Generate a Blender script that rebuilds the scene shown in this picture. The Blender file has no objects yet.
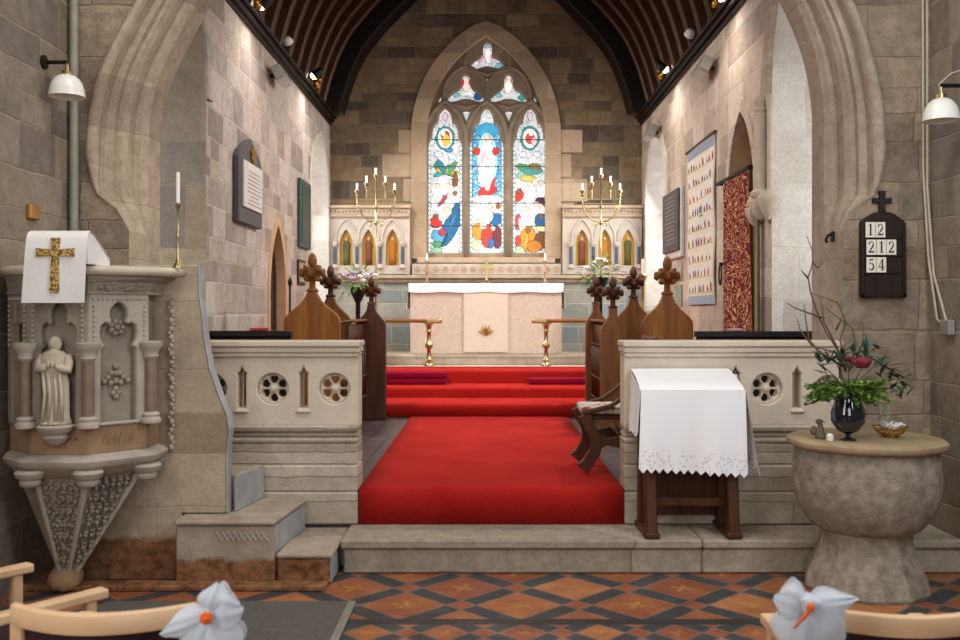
import bpy, bmesh, math, random
import numpy as np
from mathutils import Vector, Matrix

random.seed(7)
S = bpy.context.scene
COL = S.collection
PI = math.pi
# ------------------------------------------------------------------ camera, world, lights, exposure
F, CX, CY, EYE = 933.0, 486.0, 312.0, 1.65
cam_d = bpy.data.cameras.new('camera'); cam = bpy.data.objects.new('camera', cam_d); COL.objects.link(cam)
cam.location = (0, 0, EYE); cam.rotation_euler = (PI/2, 0, 0)
cam_d.sensor_width = 36; cam_d.lens = 36*F/960
cam_d.shift_x = -(CX-480)/960; cam_d.shift_y = (CY-320)/960
cam_d.clip_start = 0.05; cam_d.clip_end = 100
cam_d.dof.use_dof = True; cam_d.dof.focus_distance = 9.0; cam_d.dof.aperture_fstop = 4.0
S.camera = cam

w = bpy.data.worlds.new('sky'); S.world = w; w.use_nodes = True
w.node_tree.nodes['Background'].inputs[0].default_value = (.80, .90, 1.0, 1)
w.node_tree.nodes['Background'].inputs[1].default_value = 1.0
vs = S.view_settings
vs.view_transform = 'Standard'; vs.look = 'None'; vs.gamma = 1.0; vs.use_curve_mapping = False
vs.exposure = 0.0

def area(name, loc, target, sx, sy, power, color=(1, 1, 1), spread=PI):
    d = bpy.data.lights.new(name, 'AREA'); d.shape = 'RECTANGLE'; d.size = sx; d.size_y = sy
    d.energy = power; d.color = color; d.spread = spread
    o = bpy.data.objects.new(name, d); COL.objects.link(o); o.location = loc
    o.rotation_euler = (Vector(target)-Vector(loc)).to_track_quat('-Z', 'Y').to_euler()
    return o
def spot(name, loc, target, power, ang, color=(1, .93, .85), r=.06, blend=.9):
    d = bpy.data.lights.new(name, 'SPOT'); d.energy = power; d.color = color; d.spot_size = math.radians(ang)
    d.spot_blend = blend; d.shadow_soft_size = r
    o = bpy.data.objects.new(name, d); COL.objects.link(o); o.location = loc
    o.rotation_euler = (Vector(target)-Vector(loc)).to_track_quat('-Z', 'Y').to_euler()
    return o
DAY = (.95, .98, 1.0); DAYN = (1.0, .96, .93)
# area lights for daylight from unseen nave windows; the west one is added fill
area('west_window_fill', (0.0, -4.75, 3.2), (0.1, 6, 1.6), 2.8, 3.4, 125, DAYN)
area('north_nave_daylight', (-2.72, 0.9, 3.0), (0.6, 4.2, .9), 1.3, 2.6, 70, DAYN)
area('south_nave_daylight', (2.92, 3.0, 3.1), (-1.6, 5.6, .6), 1.4, 2.6, 150, (.86, .94, 1.0))
area('nave_overhead_fill', (-.4, 4.1, 6.2), (-.2, 5.4, 0), 3.6, 2.0, 150, (1.0, .95, .90))  # added soft top light over the nave, no lamp hangs there
# daylight through the chancel's side windows
area('south_chapel_daylight', (3.75, 7.15, 2.6), (2.6, 9.2, 2.2), 1.0, 2.2, 25, DAY)
area('south_sanctuary_daylight', (2.98, 13.95, 3.0), (0, 13.7, 1.2), 1.1, 2.2, 70, DAY)
area('north_sanctuary_daylight', (-2.98, 14.2, 3.0), (0, 13.7, 1.2), 1.0, 2.2, 30, DAY)
area('north_chapel_fill', (-3.6, 7.3, 2.6), (-2.6, 9.0, 2.0), .9, 2.0, 20, DAY)  # added light on the north arch jamb; this chapel has no window
# spotlights standing on the cornices
WARM = (1.0, .91, .83)
SPOTS = [(-2.34, 9.95, 4.90), (-2.34, 13.0, 4.92), (2.34, 9.5, 4.84), (2.34, 12.5, 4.88)]
for k, (x, y, z) in enumerate(SPOTS):
    sg = 1 if x > 0 else -1
    spot('cornice_spot_beam', (x-sg*.14, y-.05, z-.1), (x-sg*.10, y+.1, 1.0), 60, 150, WARM, .25)
    spot('cornice_spot_cross_beam', (x-sg*.14, y, z), (-x*.8, y+.8, 1.0), 430, 125, WARM, .15)

# ------------------------------------------------------------------ helpers
def X(px, Y): return (px-CX)*Y/F
def Z(py, Y): return EYE-(py-CY)*Y/F
def hexc(h):
    h = h.lstrip('#'); c = [int(h[i:i+2], 16)/255 for i in (0, 2, 4)]
    return tuple((v/12.92 if v <= .04045 else ((v+.055)/1.055)**2.4) for v in c)+(1,)

OFF = {}
class MB:
    def __init__(s): s.v = []; s.f = []
    def add(s, vs, fs):
        n = len(s.v); s.v += [tuple(v) for v in vs]; s.f += [tuple(i+n for i in f) for f in fs]; return s
    def box(s, x0, x1, y0, y1, z0, z1):
        return s.add([(x0,y0,z0),(x1,y0,z0),(x1,y1,z0),(x0,y1,z0),(x0,y0,z1),(x1,y0,z1),(x1,y1,z1),(x0,y1,z1)],
                     [(0,3,2,1),(4,5,6,7),(0,1,5,4),(1,2,6,5),(2,3,7,6),(3,0,4,7)])
    def prism(s, poly, d0, d1, fn):
        n = len(poly)
        return s.add([fn(a,b,d0) for a,b in poly]+[fn(a,b,d1) for a,b in poly],
                     [tuple(range(n)), tuple(range(2*n-1, n-1, -1))]+[(i,(i+1)%n,(i+1)%n+n,i+n) for i in range(n)])
    def lathe(s, prof, c=(0,0,0), n=20, sx=1, sy=1, fn=None):
        vs = []; m = len(prof)
        for j in range(n):
            a = 2*PI*j/n
            for i, (r, z) in enumerate(prof):
                k = fn(a, i, r, z) if fn else 1
                vs.append((c[0]+r*k*sx*math.cos(a), c[1]+r*k*sy*math.sin(a), c[2]+z))
        fs = [(j*m+i, ((j+1)%n)*m+i, ((j+1)%n)*m+i+1, j*m+i+1) for j in range(n) for i in range(m-1)]
        fs += [tuple(j*m for j in range(n-1, -1, -1)), tuple(j*m+m-1 for j in range(n))]
        return s.add(vs, fs)
    def tube(s, pts, r, n=8, caps=True):
        pts = [Vector(p) for p in pts]; m = len(pts)
        rs = r if isinstance(r, (list, tuple)) else [r]*m
        up = None; vs = []
        for i, p in enumerate(pts):
            t = (pts[min(i+1, m-1)]-pts[max(i-1, 0)]).normalized()
            if up is None:
                up = Vector((0,0,1)) if abs(t.z) < .9 else Vector((1,0,0))
            a = t.cross(up)
            if a.length < 1e-6: a = t.cross(Vector((0,1,0)))
            a.normalize(); b = a.cross(t).normalized(); up = b
            for k in range(n):
                an = 2*PI*k/n
                vs.append(p+(a*math.cos(an)+b*math.sin(an))*rs[i])
        fs = [(i*n+k, i*n+(k+1)%n, (i+1)*n+(k+1)%n, (i+1)*n+k) for i in range(m-1) for k in range(n)]
        if caps: fs += [tuple(range(n-1, -1, -1)), tuple(range((m-1)*n, m*n))]
        return s.add(vs, fs)
    def ell(s, c, r, n=12, m=8, M=None):
        if not isinstance(r, (tuple, list)): r = (r, r, r)
        vs = []; c = Vector(c)
        for i in range(1, m):
            t = PI*i/m
            for j in range(n):
                a = 2*PI*j/n
                p = Vector((r[0]*math.sin(t)*math.cos(a), r[1]*math.sin(t)*math.sin(a), r[2]*math.cos(t)))
                vs.append(c+(M @ p if M else p))
        a, b = Vector((0,0,r[2])), Vector((0,0,-r[2]))
        vs += [c+(M @ a if M else a), c+(M @ b if M else b)]
        fs = [(i*n+j, (i+1)*n+j, (i+1)*n+(j+1)%n, i*n+(j+1)%n) for i in range(m-2) for j in range(n)]
        T, B = (m-1)*n, (m-1)*n+1
        fs += [(T, j, (j+1)%n) for j in range(n)]+[(B, (m-2)*n+(j+1)%n, (m-2)*n+j) for j in range(n)]
        return s.add(vs, fs)
    def loft(s, rings, closed=True, caps=True):
        n = len(rings[0]); m = len(rings); vs = [p for r in rings for p in r]
        fs = [(i*n+k, i*n+(k+1)%n, (i+1)*n+(k+1)%n, (i+1)*n+k) for i in range(m-1) for k in range(n if closed else n-1)]
        if caps and closed: fs += [tuple(range(n-1, -1, -1)), tuple(range((m-1)*n, m*n))]
        return s.add(vs, fs)
    def plate(s, outer, holes, d0, d1, fn, bevel=0.0, hole_multi=True):
        cu = bpy.data.curves.new('t', 'CURVE'); cu.dimensions = '2D'; cu.fill_mode = 'BOTH'
        cu.extrude = max((d1-d0)/2-bevel, 0); cu.bevel_depth = bevel; cu.bevel_resolution = 0; cu.offset = -bevel
        for poly in [outer]+list(holes):
            sp = cu.splines.new('POLY'); sp.points.add(len(poly)-1)
            for p, (a, b) in zip(sp.points, poly): p.co = (a, b, 0, 1)
            sp.use_cyclic_u = True
        ob = bpy.data.objects.new('t', cu); COL.objects.link(ob)
        dg = bpy.context.evaluated_depsgraph_get(); dg.update()
        me = bpy.data.meshes.new_from_object(ob.evaluated_get(dg))
        mid = (d0+d1)/2
        s.add([fn(v.co.x, v.co.y, mid+v.co.z) for v in me.vertices], [tuple(p.vertices) for p in me.polygons])
        bpy.data.objects.remove(ob); bpy.data.curves.remove(cu); bpy.data.meshes.remove(me)
        return s
    def xf(s, M, start=0):
        s.v[start:] = [tuple(M @ Vector(v)) for v in s.v[start:]]; return s
    def build(s, name, mat, parent=None, smooth=False, bevel=0, world=True, seg=1, merge=True):
        off = OFF.get(parent.name, Vector((0,0,0))) if parent else Vector((0,0,0))
        if not world: off = Vector((0,0,0))
        me = bpy.data.meshes.new(name)
        me.from_pydata([tuple(Vector(v)-off) for v in s.v], [], s.f)
        bm = bmesh.new(); bm.from_mesh(me)
        if merge: bmesh.ops.remove_doubles(bm, verts=bm.verts, dist=1e-5)
        bmesh.ops.recalc_face_normals(bm, faces=bm.faces)
        if bevel:
            es = [e for e in bm.edges if len(e.link_faces) == 2 and e.calc_face_angle(0) > .5]
            bmesh.ops.bevel(bm, geom=es, offset=bevel, segments=seg, affect='EDGES', profile=.5, clamp_overlap=True)
        bm.to_mesh(me); bm.free()
        o = bpy.data.objects.new(name, me); COL.objects.link(o)
        me.materials.append(mat)
        if smooth:
            me.shade_smooth() if smooth is True else me.set_sharp_from_angle(angle=smooth)
            if smooth is not True:
                for p in me.polygons: p.use_smooth = True
        if parent:
            o.parent = parent; OFF[o.name] = OFF.get(parent.name, Vector((0,0,0)))
        return o

def tag(o, label, cat, group=None):
    o['label'] = label; o['category'] = cat
    if group: o['group'] = group
    return o
def thing(name, label, cat, loc=(0,0,0), rotz=0, group=None):
    o = bpy.data.objects.new(name, None); COL.objects.link(o); o.location = loc; o.rotation_euler = (0,0,rotz)
    o.empty_display_size = .1
    OFF[o.name] = Vector(loc) if not rotz else Vector((0,0,0))
    return tag(o, label, cat, group)
def struct(o):
    o['kind'] = 'structure'; return o
def kids(o): return [c for c in bpy.data.objects if c.parent == o]
def dup(o, parent=None):
    c = o.copy(); COL.objects.link(c)
    if parent: c.parent = parent
    for ch in kids(o): dup(ch, c)
    return c

XZ = lambda y0: (lambda a, b, d: (a, y0+d, b))       # plate facing -Y, depth +Y
def pointed(x0, x1, z0, zs, za, n=10):
    wv = (x1-x0)/2; cx = (x0+x1)/2; h = za-zs; c = (h*h-wv*wv)/(2*wv); r = wv+c
    a1 = math.acos(max(-1, min(1, -c/r)))
    L = [(c+r*math.cos(PI+(a1-PI)*i/n), r*math.sin(PI+(a1-PI)*i/n)) for i in range(n+1)]
    L[-1] = (0, h)
    pts = [(cx+a, zs+b) for a, b in L]+[(cx-a, zs+b) for a, b in L[-2::-1]]
    if z0 < zs-1e-6: pts = [(x0, z0)]+pts+[(x1, z0)]
    return pts
def circ(x, z, r, n=16): return [(x+r*math.cos(2*PI*i/n), z+r*math.sin(2*PI*i/n)) for i in range(n)]
def rect(x0, x1, z0, z1): return [(x0,z0),(x0,z1),(x1,z1),(x1,z0)]
CUSP = [(1,0),(.95,.1),(.88,.18),(.78,.25),(.775,.36),(.70,.50),(.58,.58),(.44,.62),(.38,.72),(.33,.85),(.17,.95),(0,1)]
def cusped(cx, hw, z0, zs, za):
    L = [(cx-hw*a, zs+(za-zs)*b) for a, b in CUSP]; R = [(2*cx-a, b) for a, b in L[-2::-1]]
    return [(cx-hw, z0)]+L+R+[(cx+hw, z0)]
TREF = [(0,80),(-20,90),(-28,115),(-28,150),(-45,180),(-75,195),(-108,225),(-118,245),(-95,252),(-60,246),(-30,236)]
def trefoil(px, py0, Y, sc=1.0):
    L = [(a/6.4*sc, (b-80)/6.4*sc) for a, b in TREF]+[(0, (231-80)/6.4*sc)]
    L = L+[(-a, b) for a, b in L[-2:0:-1]]
    return [(X(px+a, Y), Z(py0+b, Y)) for a, b in L]

# ------------------------------------------------------------------ materials
def new_mat(name):
    m = bpy.data.materials.new(name); m.use_nodes = True; nt = m.node_tree
    return m, nt, nt.nodes['Principled BSDF']
def nd(nt, t, ins=None, **kw):
    n = nt.nodes.new(t)
    for k, v in kw.items(): setattr(n, k, v)
    for k, v in (ins or {}).items():
        if isinstance(v, bpy.types.NodeSocket): nt.links.new(v, n.inputs[k])
        else: n.inputs[k].default_value = v
    return n
def mth(nt, op, a, b=0.0, c=None):
    ins = {0: a, 1: b}
    if c is not None: ins[2] = c
    return nd(nt, 'ShaderNodeMath', ins, operation=op).outputs[0]
def ramp(nt, fac, stops, interp='LINEAR'):
    r = nd(nt, 'ShaderNodeValToRGB', {0: fac}); cr = r.color_ramp; cr.interpolation = interp
    while len(cr.elements) < len(stops): cr.elements.new(.5)
    for e, (p, c) in zip(cr.elements, stops): e.position = p; e.color = hexc(c) if isinstance(c, str) else c
    return r.outputs[0]
def mixc(nt, fac, a, b, mode='MIX'):
    n = nd(nt, 'ShaderNodeMix', data_type='RGBA', blend_type=mode)
    for s_, v in ((n.inputs[0], fac), (n.inputs[6], a), (n.inputs[7], b)):
        if isinstance(v, bpy.types.NodeSocket): nt.links.new(v, s_)
        else: s_.default_value = v
    return n.outputs[2]
def obj_co(nt): return nd(nt, 'ShaderNodeTexCoord').outputs['Object']
def noise(nt, co, scale, detail=5, rough=.6):
    return nd(nt, 'ShaderNodeTexNoise', {'Vector': co, 'Scale': scale, 'Detail': detail, 'Roughness': rough}).outputs[0]
def bump(nt, b, h, dist=.01, st=1.0):
    n = nd(nt, 'ShaderNodeBump', {'Height': h, 'Distance': dist, 'Strength': st}); nt.links.new(n.outputs[0], b.inputs['Normal'])

def plain(name, col, rough=.6, metal=0, var=.25, scale=8, bmp=0, spec=.5, col2=None, sheen=0):
    m, nt, b = new_mat(name); co = obj_co(nt); nz = noise(nt, co, scale)
    c = hexc(col)
    lo = hexc(col2) if col2 else tuple(v*(1-var) for v in c[:3])+(1,)
    hi = c if col2 else tuple(min(1, v*(1+var)) for v in c[:3])+(1,)
    nt.links.new(ramp(nt, nz, [(.3, lo), (.7, hi)]), b.inputs['Base Color'])
    b.inputs['Roughness'].default_value = rough; b.inputs['Metallic'].default_value = metal
    b.inputs['Specular IOR Level'].default_value = spec
    if sheen: b.inputs['Sheen Weight'].default_value = sheen
    if bmp: bump(nt, b, noise(nt, co, scale*5), bmp)
    return m

def ashlar(name, pal, h=.28, wr=(.4, .75), mortar='#8d8378', mw=.006, warp=1.0, bmp=.012, dirt=.35, rough=.85, mort=.7, tint=None):
    """courses of squared stone of uneven height and length, each block its own tone"""
    m, nt, b = new_mat(name); co = obj_co(nt)
    sp = nd(nt, 'ShaderNodeSeparateXYZ', {0: co})
    n0 = noise(nt, co, 3.0, 3)
    u = mth(nt, 'ADD', sp.outputs[0], sp.outputs[1]); v = sp.outputs[2]
    u = mth(nt, 'ADD', u, mth(nt, 'MULTIPLY', mth(nt, 'SUBTRACT', n0, .5), .06))
    v = mth(nt, 'ADD', v, mth(nt, 'MULTIPLY', mth(nt, 'SUBTRACT', n0, .5), .045))
    v = mth(nt, 'ADD', v, mth(nt, 'MULTIPLY', mth(nt, 'SINE', mth(nt, 'MULTIPLY', v, 6.1)), .05*warp))
    v = mth(nt, 'ADD', v, mth(nt, 'MULTIPLY', mth(nt, 'SINE', mth(nt, 'MULTIPLY', v, 2.3)), .08*warp))
    vr = mth(nt, 'DIVIDE', v, h); row = mth(nt, 'FLOOR', vr); fv = mth(nt, 'FRACT', vr)
    r1 = nd(nt, 'ShaderNodeTexWhiteNoise', {'W': row}, noise_dimensions='1D').outputs[0]
    r2 = nd(nt, 'ShaderNodeTexWhiteNoise', {'W': mth(nt, 'ADD', row, .37)}, noise_dimensions='1D').outputs[0]
    wd = mth(nt, 'ADD', mth(nt, 'MULTIPLY', r1, wr[1]-wr[0]), wr[0])
    ur = mth(nt, 'ADD', mth(nt, 'DIVIDE', u, wd), mth(nt, 'MULTIPLY', r2, 9.0))
    cl = mth(nt, 'FLOOR', ur); fu = mth(nt, 'FRACT', ur)
    cell = nd(nt, 'ShaderNodeCombineXYZ', {0: cl, 1: row})
    wn = nd(nt, 'ShaderNodeTexWhiteNoise', {'Vector': cell.outputs[0]}, noise_dimensions='2D')
    n = len(pal); base = ramp(nt, wn.outputs[0], [(i/n, c) for i, c in enumerate(pal)], 'CONSTANT')
    du = mth(nt, 'MULTIPLY', mth(nt, 'MINIMUM', fu, mth(nt, 'SUBTRACT', 1.0, fu)), wd)
    dv = mth(nt, 'MULTIPLY', mth(nt, 'MINIMUM', fv, mth(nt, 'SUBTRACT', 1.0, fv)), h)
    d = mth(nt, 'MINIMUM', du, dv)
    mask = nd(nt, 'ShaderNodeMapRange', {0: d, 1: mw*.4, 2: mw*1.7, 3: 0.0, 4: 1.0}, interpolation_type='SMOOTHSTEP').outputs[0]
    n1 = noise(nt, co, 9, 8, .7); n2 = noise(nt, co, 1.1, 3)
    c1 = mixc(nt, 1.0, base, ramp(nt, n1, [(.25, (1-dirt,)*3+(1,)), (.75, (1+dirt*.5,)*3+(1,))]), 'MULTIPLY')
    c1 = mixc(nt, 1.0, c1, ramp(nt, n2, [(.3, (.82, .80, .78, 1)), (.7, (1.1, 1.1, 1.1, 1))]), 'MULTIPLY')
    n3 = noise(nt, co, 42, 6, .75)
    c1 = mixc(nt, 1.0, c1, ramp(nt, n3, [(.3, (.80, .79, .78, 1)), (.5, (1, 1, 1, 1)), (.72, (1.14, 1.13, 1.12, 1))]), 'MULTIPLY')
    cm = mixc(nt, mth(nt, 'MULTIPLY', mth(nt, 'SUBTRACT', 1.0, mask), mort), c1, hexc(mortar))
    nt.links.new(cm, b.inputs['Base Color']); b.inputs['Roughness'].default_value = rough
    b.inputs['Specular IOR Level'].default_value = .2
    hh = mth(nt, 'ADD', mth(nt, 'MULTIPLY', mask, .32), mth(nt, 'ADD', mth(nt, 'MULTIPLY', n1, .8), mth(nt, 'MULTIPLY', n3, .35)))
    hh = mth(nt, 'ADD', hh, mth(nt, 'MULTIPLY', wn.outputs[0], .25))
    bump(nt, b, hh, bmp)
    return m

def wood(name, c1, c2, rough=.4, scale=(1, 1, .12), sc=14, bmp=.002, coat=0.0):
    m, nt, b = new_mat(name); co = obj_co(nt)
    mp = nd(nt, 'ShaderNodeMapping', {'Vector': co, 'Scale': scale}).outputs[0]
    nz = noise(nt, mp, sc, 6, .65)
    nt.links.new(ramp(nt, nz, [(.3, c1), (.7, c2)]), b.inputs['Base Color'])
    b.inputs['Roughness'].default_value = rough; b.inputs['Coat Weight'].default_value = coat; b.inputs['Specular IOR Level'].default_value = .3
    bump(nt, b, nz, bmp)
    return m

def attr_mat(name, emit=0.0, rough=.5, tex=0):
    m, nt, b = new_mat(name)
    at = nd(nt, 'ShaderNodeAttribute', attribute_name='col').outputs[0]
    nt.links.new(at, b.inputs['Base Color']); b.inputs['Roughness'].default_value = rough
    if emit:
        nt.links.new(at, b.inputs['Emission Color']); b.inputs['Emission Strength'].default_value = emit
    return m

def emis(name, col, st):
    m, nt, b = new_mat(name); b.inputs['Base Color'].default_value = hexc(col)
    b.inputs['Emission Color'].default_value = hexc(col); b.inputs['Emission Strength'].default_value = st
    return m

def velvet(name, c1, c2, sc=60, bmp=.004):
    m, nt, b = new_mat(name); co = obj_co(nt); nz = noise(nt, co, sc, 3); n2 = noise(nt, co, 2.2, 4)
    f = mth(nt, 'ADD', mth(nt, 'MULTIPLY', nz, .35), mth(nt, 'MULTIPLY', n2, .65))
    nt.links.new(ramp(nt, f, [(.3, c1), (.7, c2)]), b.inputs['Base Color'])
    b.inputs['Roughness'].default_value = .95; b.inputs['Specular IOR Level'].default_value = .05
    b.inputs['Sheen Weight'].default_value = .03; b.inputs['Sheen Roughness'].default_value = .5
    b.inputs['Sheen Tint'].default_value = (1, .5, .45, 1)
    bump(nt, b, nz, bmp); return m

CH = ['#bdb3ab', '#c8beb5', '#b0a7a0', '#c2b5a8', '#9d938c', '#cdc4bb', '#b8aea6', '#c4b8ab', '#a89c90']
M_nave = ashlar('nave_ashlar_stone', ['#8d8478', '#978b7c', '#857c73', '#9c8f7d', '#7d746d', '#938777', '#9b9081', '#887c6d'], .25, (.28, .55), '#a0947f', .005, dirt=.35)
M_naves = ashlar('weathered_nave_rubble_stone', ['#9b8b78', '#a3927d', '#938473', '#a7957f', '#8a7d70', '#9e8d79', '#93826a'], .25, (.3, .7), '#94836a', .006, dirt=.5, bmp=.02)
M_arch = ashlar('dressed_arch_stone', ['#b09f8a', '#b9a893', '#a89886', '#b4a491', '#bcac96', '#a99b8a'], .48, (1.3, 2.0), '#998973', .004, dirt=.35, bmp=.006)
M_chan = ashlar('pale_chancel_ashlar', CH, .26, (.26, .55), '#c2b8af', .007, dirt=.34, bmp=.014)
M_chas = ashlar('honey_chancel_ashlar', ['#bfb0a1', '#c9bbad', '#afa296', '#c3b2a0', '#a5978b', '#cfc3b6', '#b9aa9c'], .28, (.3, .62), '#c6b9ac', .005, dirt=.28, bmp=.010)
M_east = ashlar('brown_grey_east_wall_stone', ['#86765f', '#948166', '#73675a', '#8d7a60', '#665b50', '#9b886b', '#7b6b58', '#897862'], .20, (.28, .66), '#857762', .007, dirt=.4, bmp=.014)
M_jamb = ashlar('whitened_jamb_stone', ['#d6cfc6', '#cdc4ba', '#dad4cc', '#c4bbb2', '#d2c9be'], .55, (.5, .9), '#c9c0b4', .004, dirt=.15, bmp=.005)
M_njamb = ashlar('grey_tan_jamb_stone', ['#a1937f', '#94897d', '#ac9c84', '#8b8178', '#9d8c74'], .55, (.45, .9), '#a09383', .004, dirt=.28, bmp=.006)
M_trim = plain('pale_window_stone', '#b9a48c', .85, var=.15, scale=5, bmp=.006, spec=.2)
M_trac = plain('brown_tracery_stone', '#9a8c79', .85, var=.2, scale=6, bmp=.006, spec=.2)
M_scr = plain('cream_screen_stone', '#cfc1ae', .8, var=.10, scale=4, bmp=.004, spec=.25)
M_scrp = ashlar('grey_plinth_stone', ['#b8ab9b', '#ada192', '#c0b4a5'], .16, (.9, 1.5), '#80735f', .004, warp=0, dirt=.22, bmp=.006)
M_step = ashlar('worn_step_stone', ['#aca08f', '#b6a998', '#a09484', '#b1a493'], 1.0, (1.7, 2.4), '#6d6252', .006, warp=0, dirt=.4, bmp=.01)
M_stair = plain('pulpit_step_stone', '#b6a795', .85, scale=5, bmp=.008, spec=.2, col2='#948676')
def red_course(m, h0, h1):
    # lowest course is of a redder, flaking sandstone
    nt = m.node_tree; b = nt.nodes['Principled BSDF']; l = b.inputs['Base Color'].links[0]; src = l.from_socket
    geo = nd(nt, 'ShaderNodeNewGeometry').outputs['Position']; z = nd(nt, 'ShaderNodeSeparateXYZ', {0: geo}).outputs[2]
    n = noise(nt, geo, 7, 4); zz = mth(nt, 'ADD', z, mth(nt, 'MULTIPLY', mth(nt, 'SUBTRACT', n, .5), .10))
    f = nd(nt, 'ShaderNodeMapRange', {0: zz, 1: h0, 2: h1, 3: 1.0, 4: 0.0}).outputs[0]
    red = ramp(nt, noise(nt, geo, 16, 5), [(.35, '#5f4028'), (.6, '#94694a')])
    nt.links.new(mixc(nt, f, src, red), b.inputs['Base Color'])
red_course(M_stair, .15, .18)
M_slab = ashlar('banded_tan_wall_stone', ['#b09c83', '#b8a790', '#a39078', '#b3a492', '#9f8869', '#bdac95'], .27, (1.2, 2.), '#a08f76', .003, dirt=.25, bmp=.004)
M_blue = plain('worn_stone_cool_daylight_tint', '#a6a9ab', .8, var=.15, scale=9, bmp=.004, spec=.2)  # cool daylight on right-facing stone, painted into its colour
red_course(M_slab, .24, .27)
M_pul = plain('grey_pulpit_stone', '#948a7d', .85, var=.22, scale=5, bmp=.008, spec=.2)
M_pul2 = plain('pale_pulpit_panel_stone', '#b0a69a', .85, var=.18, scale=4, bmp=.005, spec=.2)
M_pulb = plain('rusty_brown_band_stone', '#9c8063', .85, var=.25, scale=4, bmp=.006, spec=.2)
M_pink = plain('pink_brown_shaft_marble', '#86705f', .45, var=.2, scale=10)
M_stat = plain('pale_carved_limestone', '#c9bda8', .8, var=.15, scale=9, bmp=.004, spec=.25)
M_font = plain('speckled_font_granite', '#b3a696', .9, scale=16, bmp=.012, spec=.15, col2='#7f7468')
M_lid = wood('worn_oak_lid', '#8f7a5e', '#b09a78', .6, (1, .15, 1), 10)
M_roof = wood('near_black_roof_timber', '#0e0906', '#1d120b', .55, (1, .15, 1), 12)
M_rib = wood('dark_roof_rib_timber', '#352112', '#54351f', .45, (1, 1, 1), 10)
M_oak = wood('honey_brown_oak', '#6b3d12', '#9c6324', .5)
M_oakd = wood('dark_carved_oak', '#331a0e', '#583019', .5)
M_black = wood('blackened_oak', '#0d0a09', '#1d1613', .5)
M_beech = wood('pale_beech', '#cda67c', '#e2c19b', .4, (.15, 1, 1), 9)
M_brass = plain('polished_brass', '#b9a374', .3, 1, var=.12, scale=20)
M_gold = plain('tarnished_gold', '#b08434', .35, 1, var=.2, scale=20)
M_gilt = plain('gilt_thread', '#a87f30', .4, .6, var=.5, scale=60)
M_iron = plain('black_iron', '#14130f', .5, .5, var=.2)
M_red = velvet('red_carpet_pile', '#931718', '#ad2820')
M_kneel = velvet('plum_red_kneeler_velvet', '#6d0a26', '#8c1233')
M_white = plain('white_linen', '#eceae8', .9, var=.03, scale=12, bmp=.002, spec=.1, sheen=.2)
M_cream = plain('cream_damask', '#d9c9bb', .85, scale=22, bmp=.002, spec=.15, col2='#c7b5a6')
M_cream2 = plain('ivory_silk', '#ddcfc0', .7, var=.04, scale=14, spec=.2)
M_cand = plain('white_candle_wax', '#f3efe6', .5, var=.02)
M_lead = plain('dull_lead_pipe', '#8b8a7d', .55, .2, var=.15)
M_wire = plain('cream_cable_sheath', '#b3a790', .6, var=.1)
M_plastic = plain('grey_fitting_casing', '#8a8782', .5, var=.1)
M_enam = plain('white_enamel', '#e6e4de', .25, var=.02)
M_leaf = plain('mid_green_leaf', '#76993f', .5, scale=12, col2='#4f7429', spec=.4)
M_leafd = plain('dark_blue_green_leaf', '#2e5240', .45, scale=12, col2='#1d3a2c', spec=.4)
M_twig = plain('grey_brown_twig_bark', '#5d4a3c', .8, var=.3)
M_flor = plain('crimson_petal', '#75102c', .6, var=.3)
M_florw = plain('blush_white_petal', '#e9dde2', .6, var=.08)
M_floro = plain('orange_silk_flower', '#e8641c', .6, var=.1)
M_florl = plain('lilac_petal', '#b59ac0', .6, var=.15)
M_mat = plain('charcoal_grey_mat_pile', '#6d6964', .95, var=.25, scale=90, bmp=.006, spec=.1)
M_purp = plain('maroon_chair_upholstery', '#2b1113', .9, var=.2, scale=40)
M_slate = plain('dark_slate', '#4a484a', .6, var=.15, scale=8)
M_marb = plain('white_grey_marble', '#cfcbc7', .5, var=.08, scale=8)
M_green = plain('verdigris_bronze', '#3d5550', .55, .2, var=.2, scale=14)
M_print = plain('engraved_grey_lettering', '#8f8b88', .7, var=.2)
# ------------------------------------------------------------------ the setting
YA0, YA1, YE, HW = 6.30, 6.90, 15.2, 2.54      # chancel arch front / back, east wall, chancel half width
NL, NR = -2.80, 3.0                            # nave side walls
ZC = .44                                       # chancel floor

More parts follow.
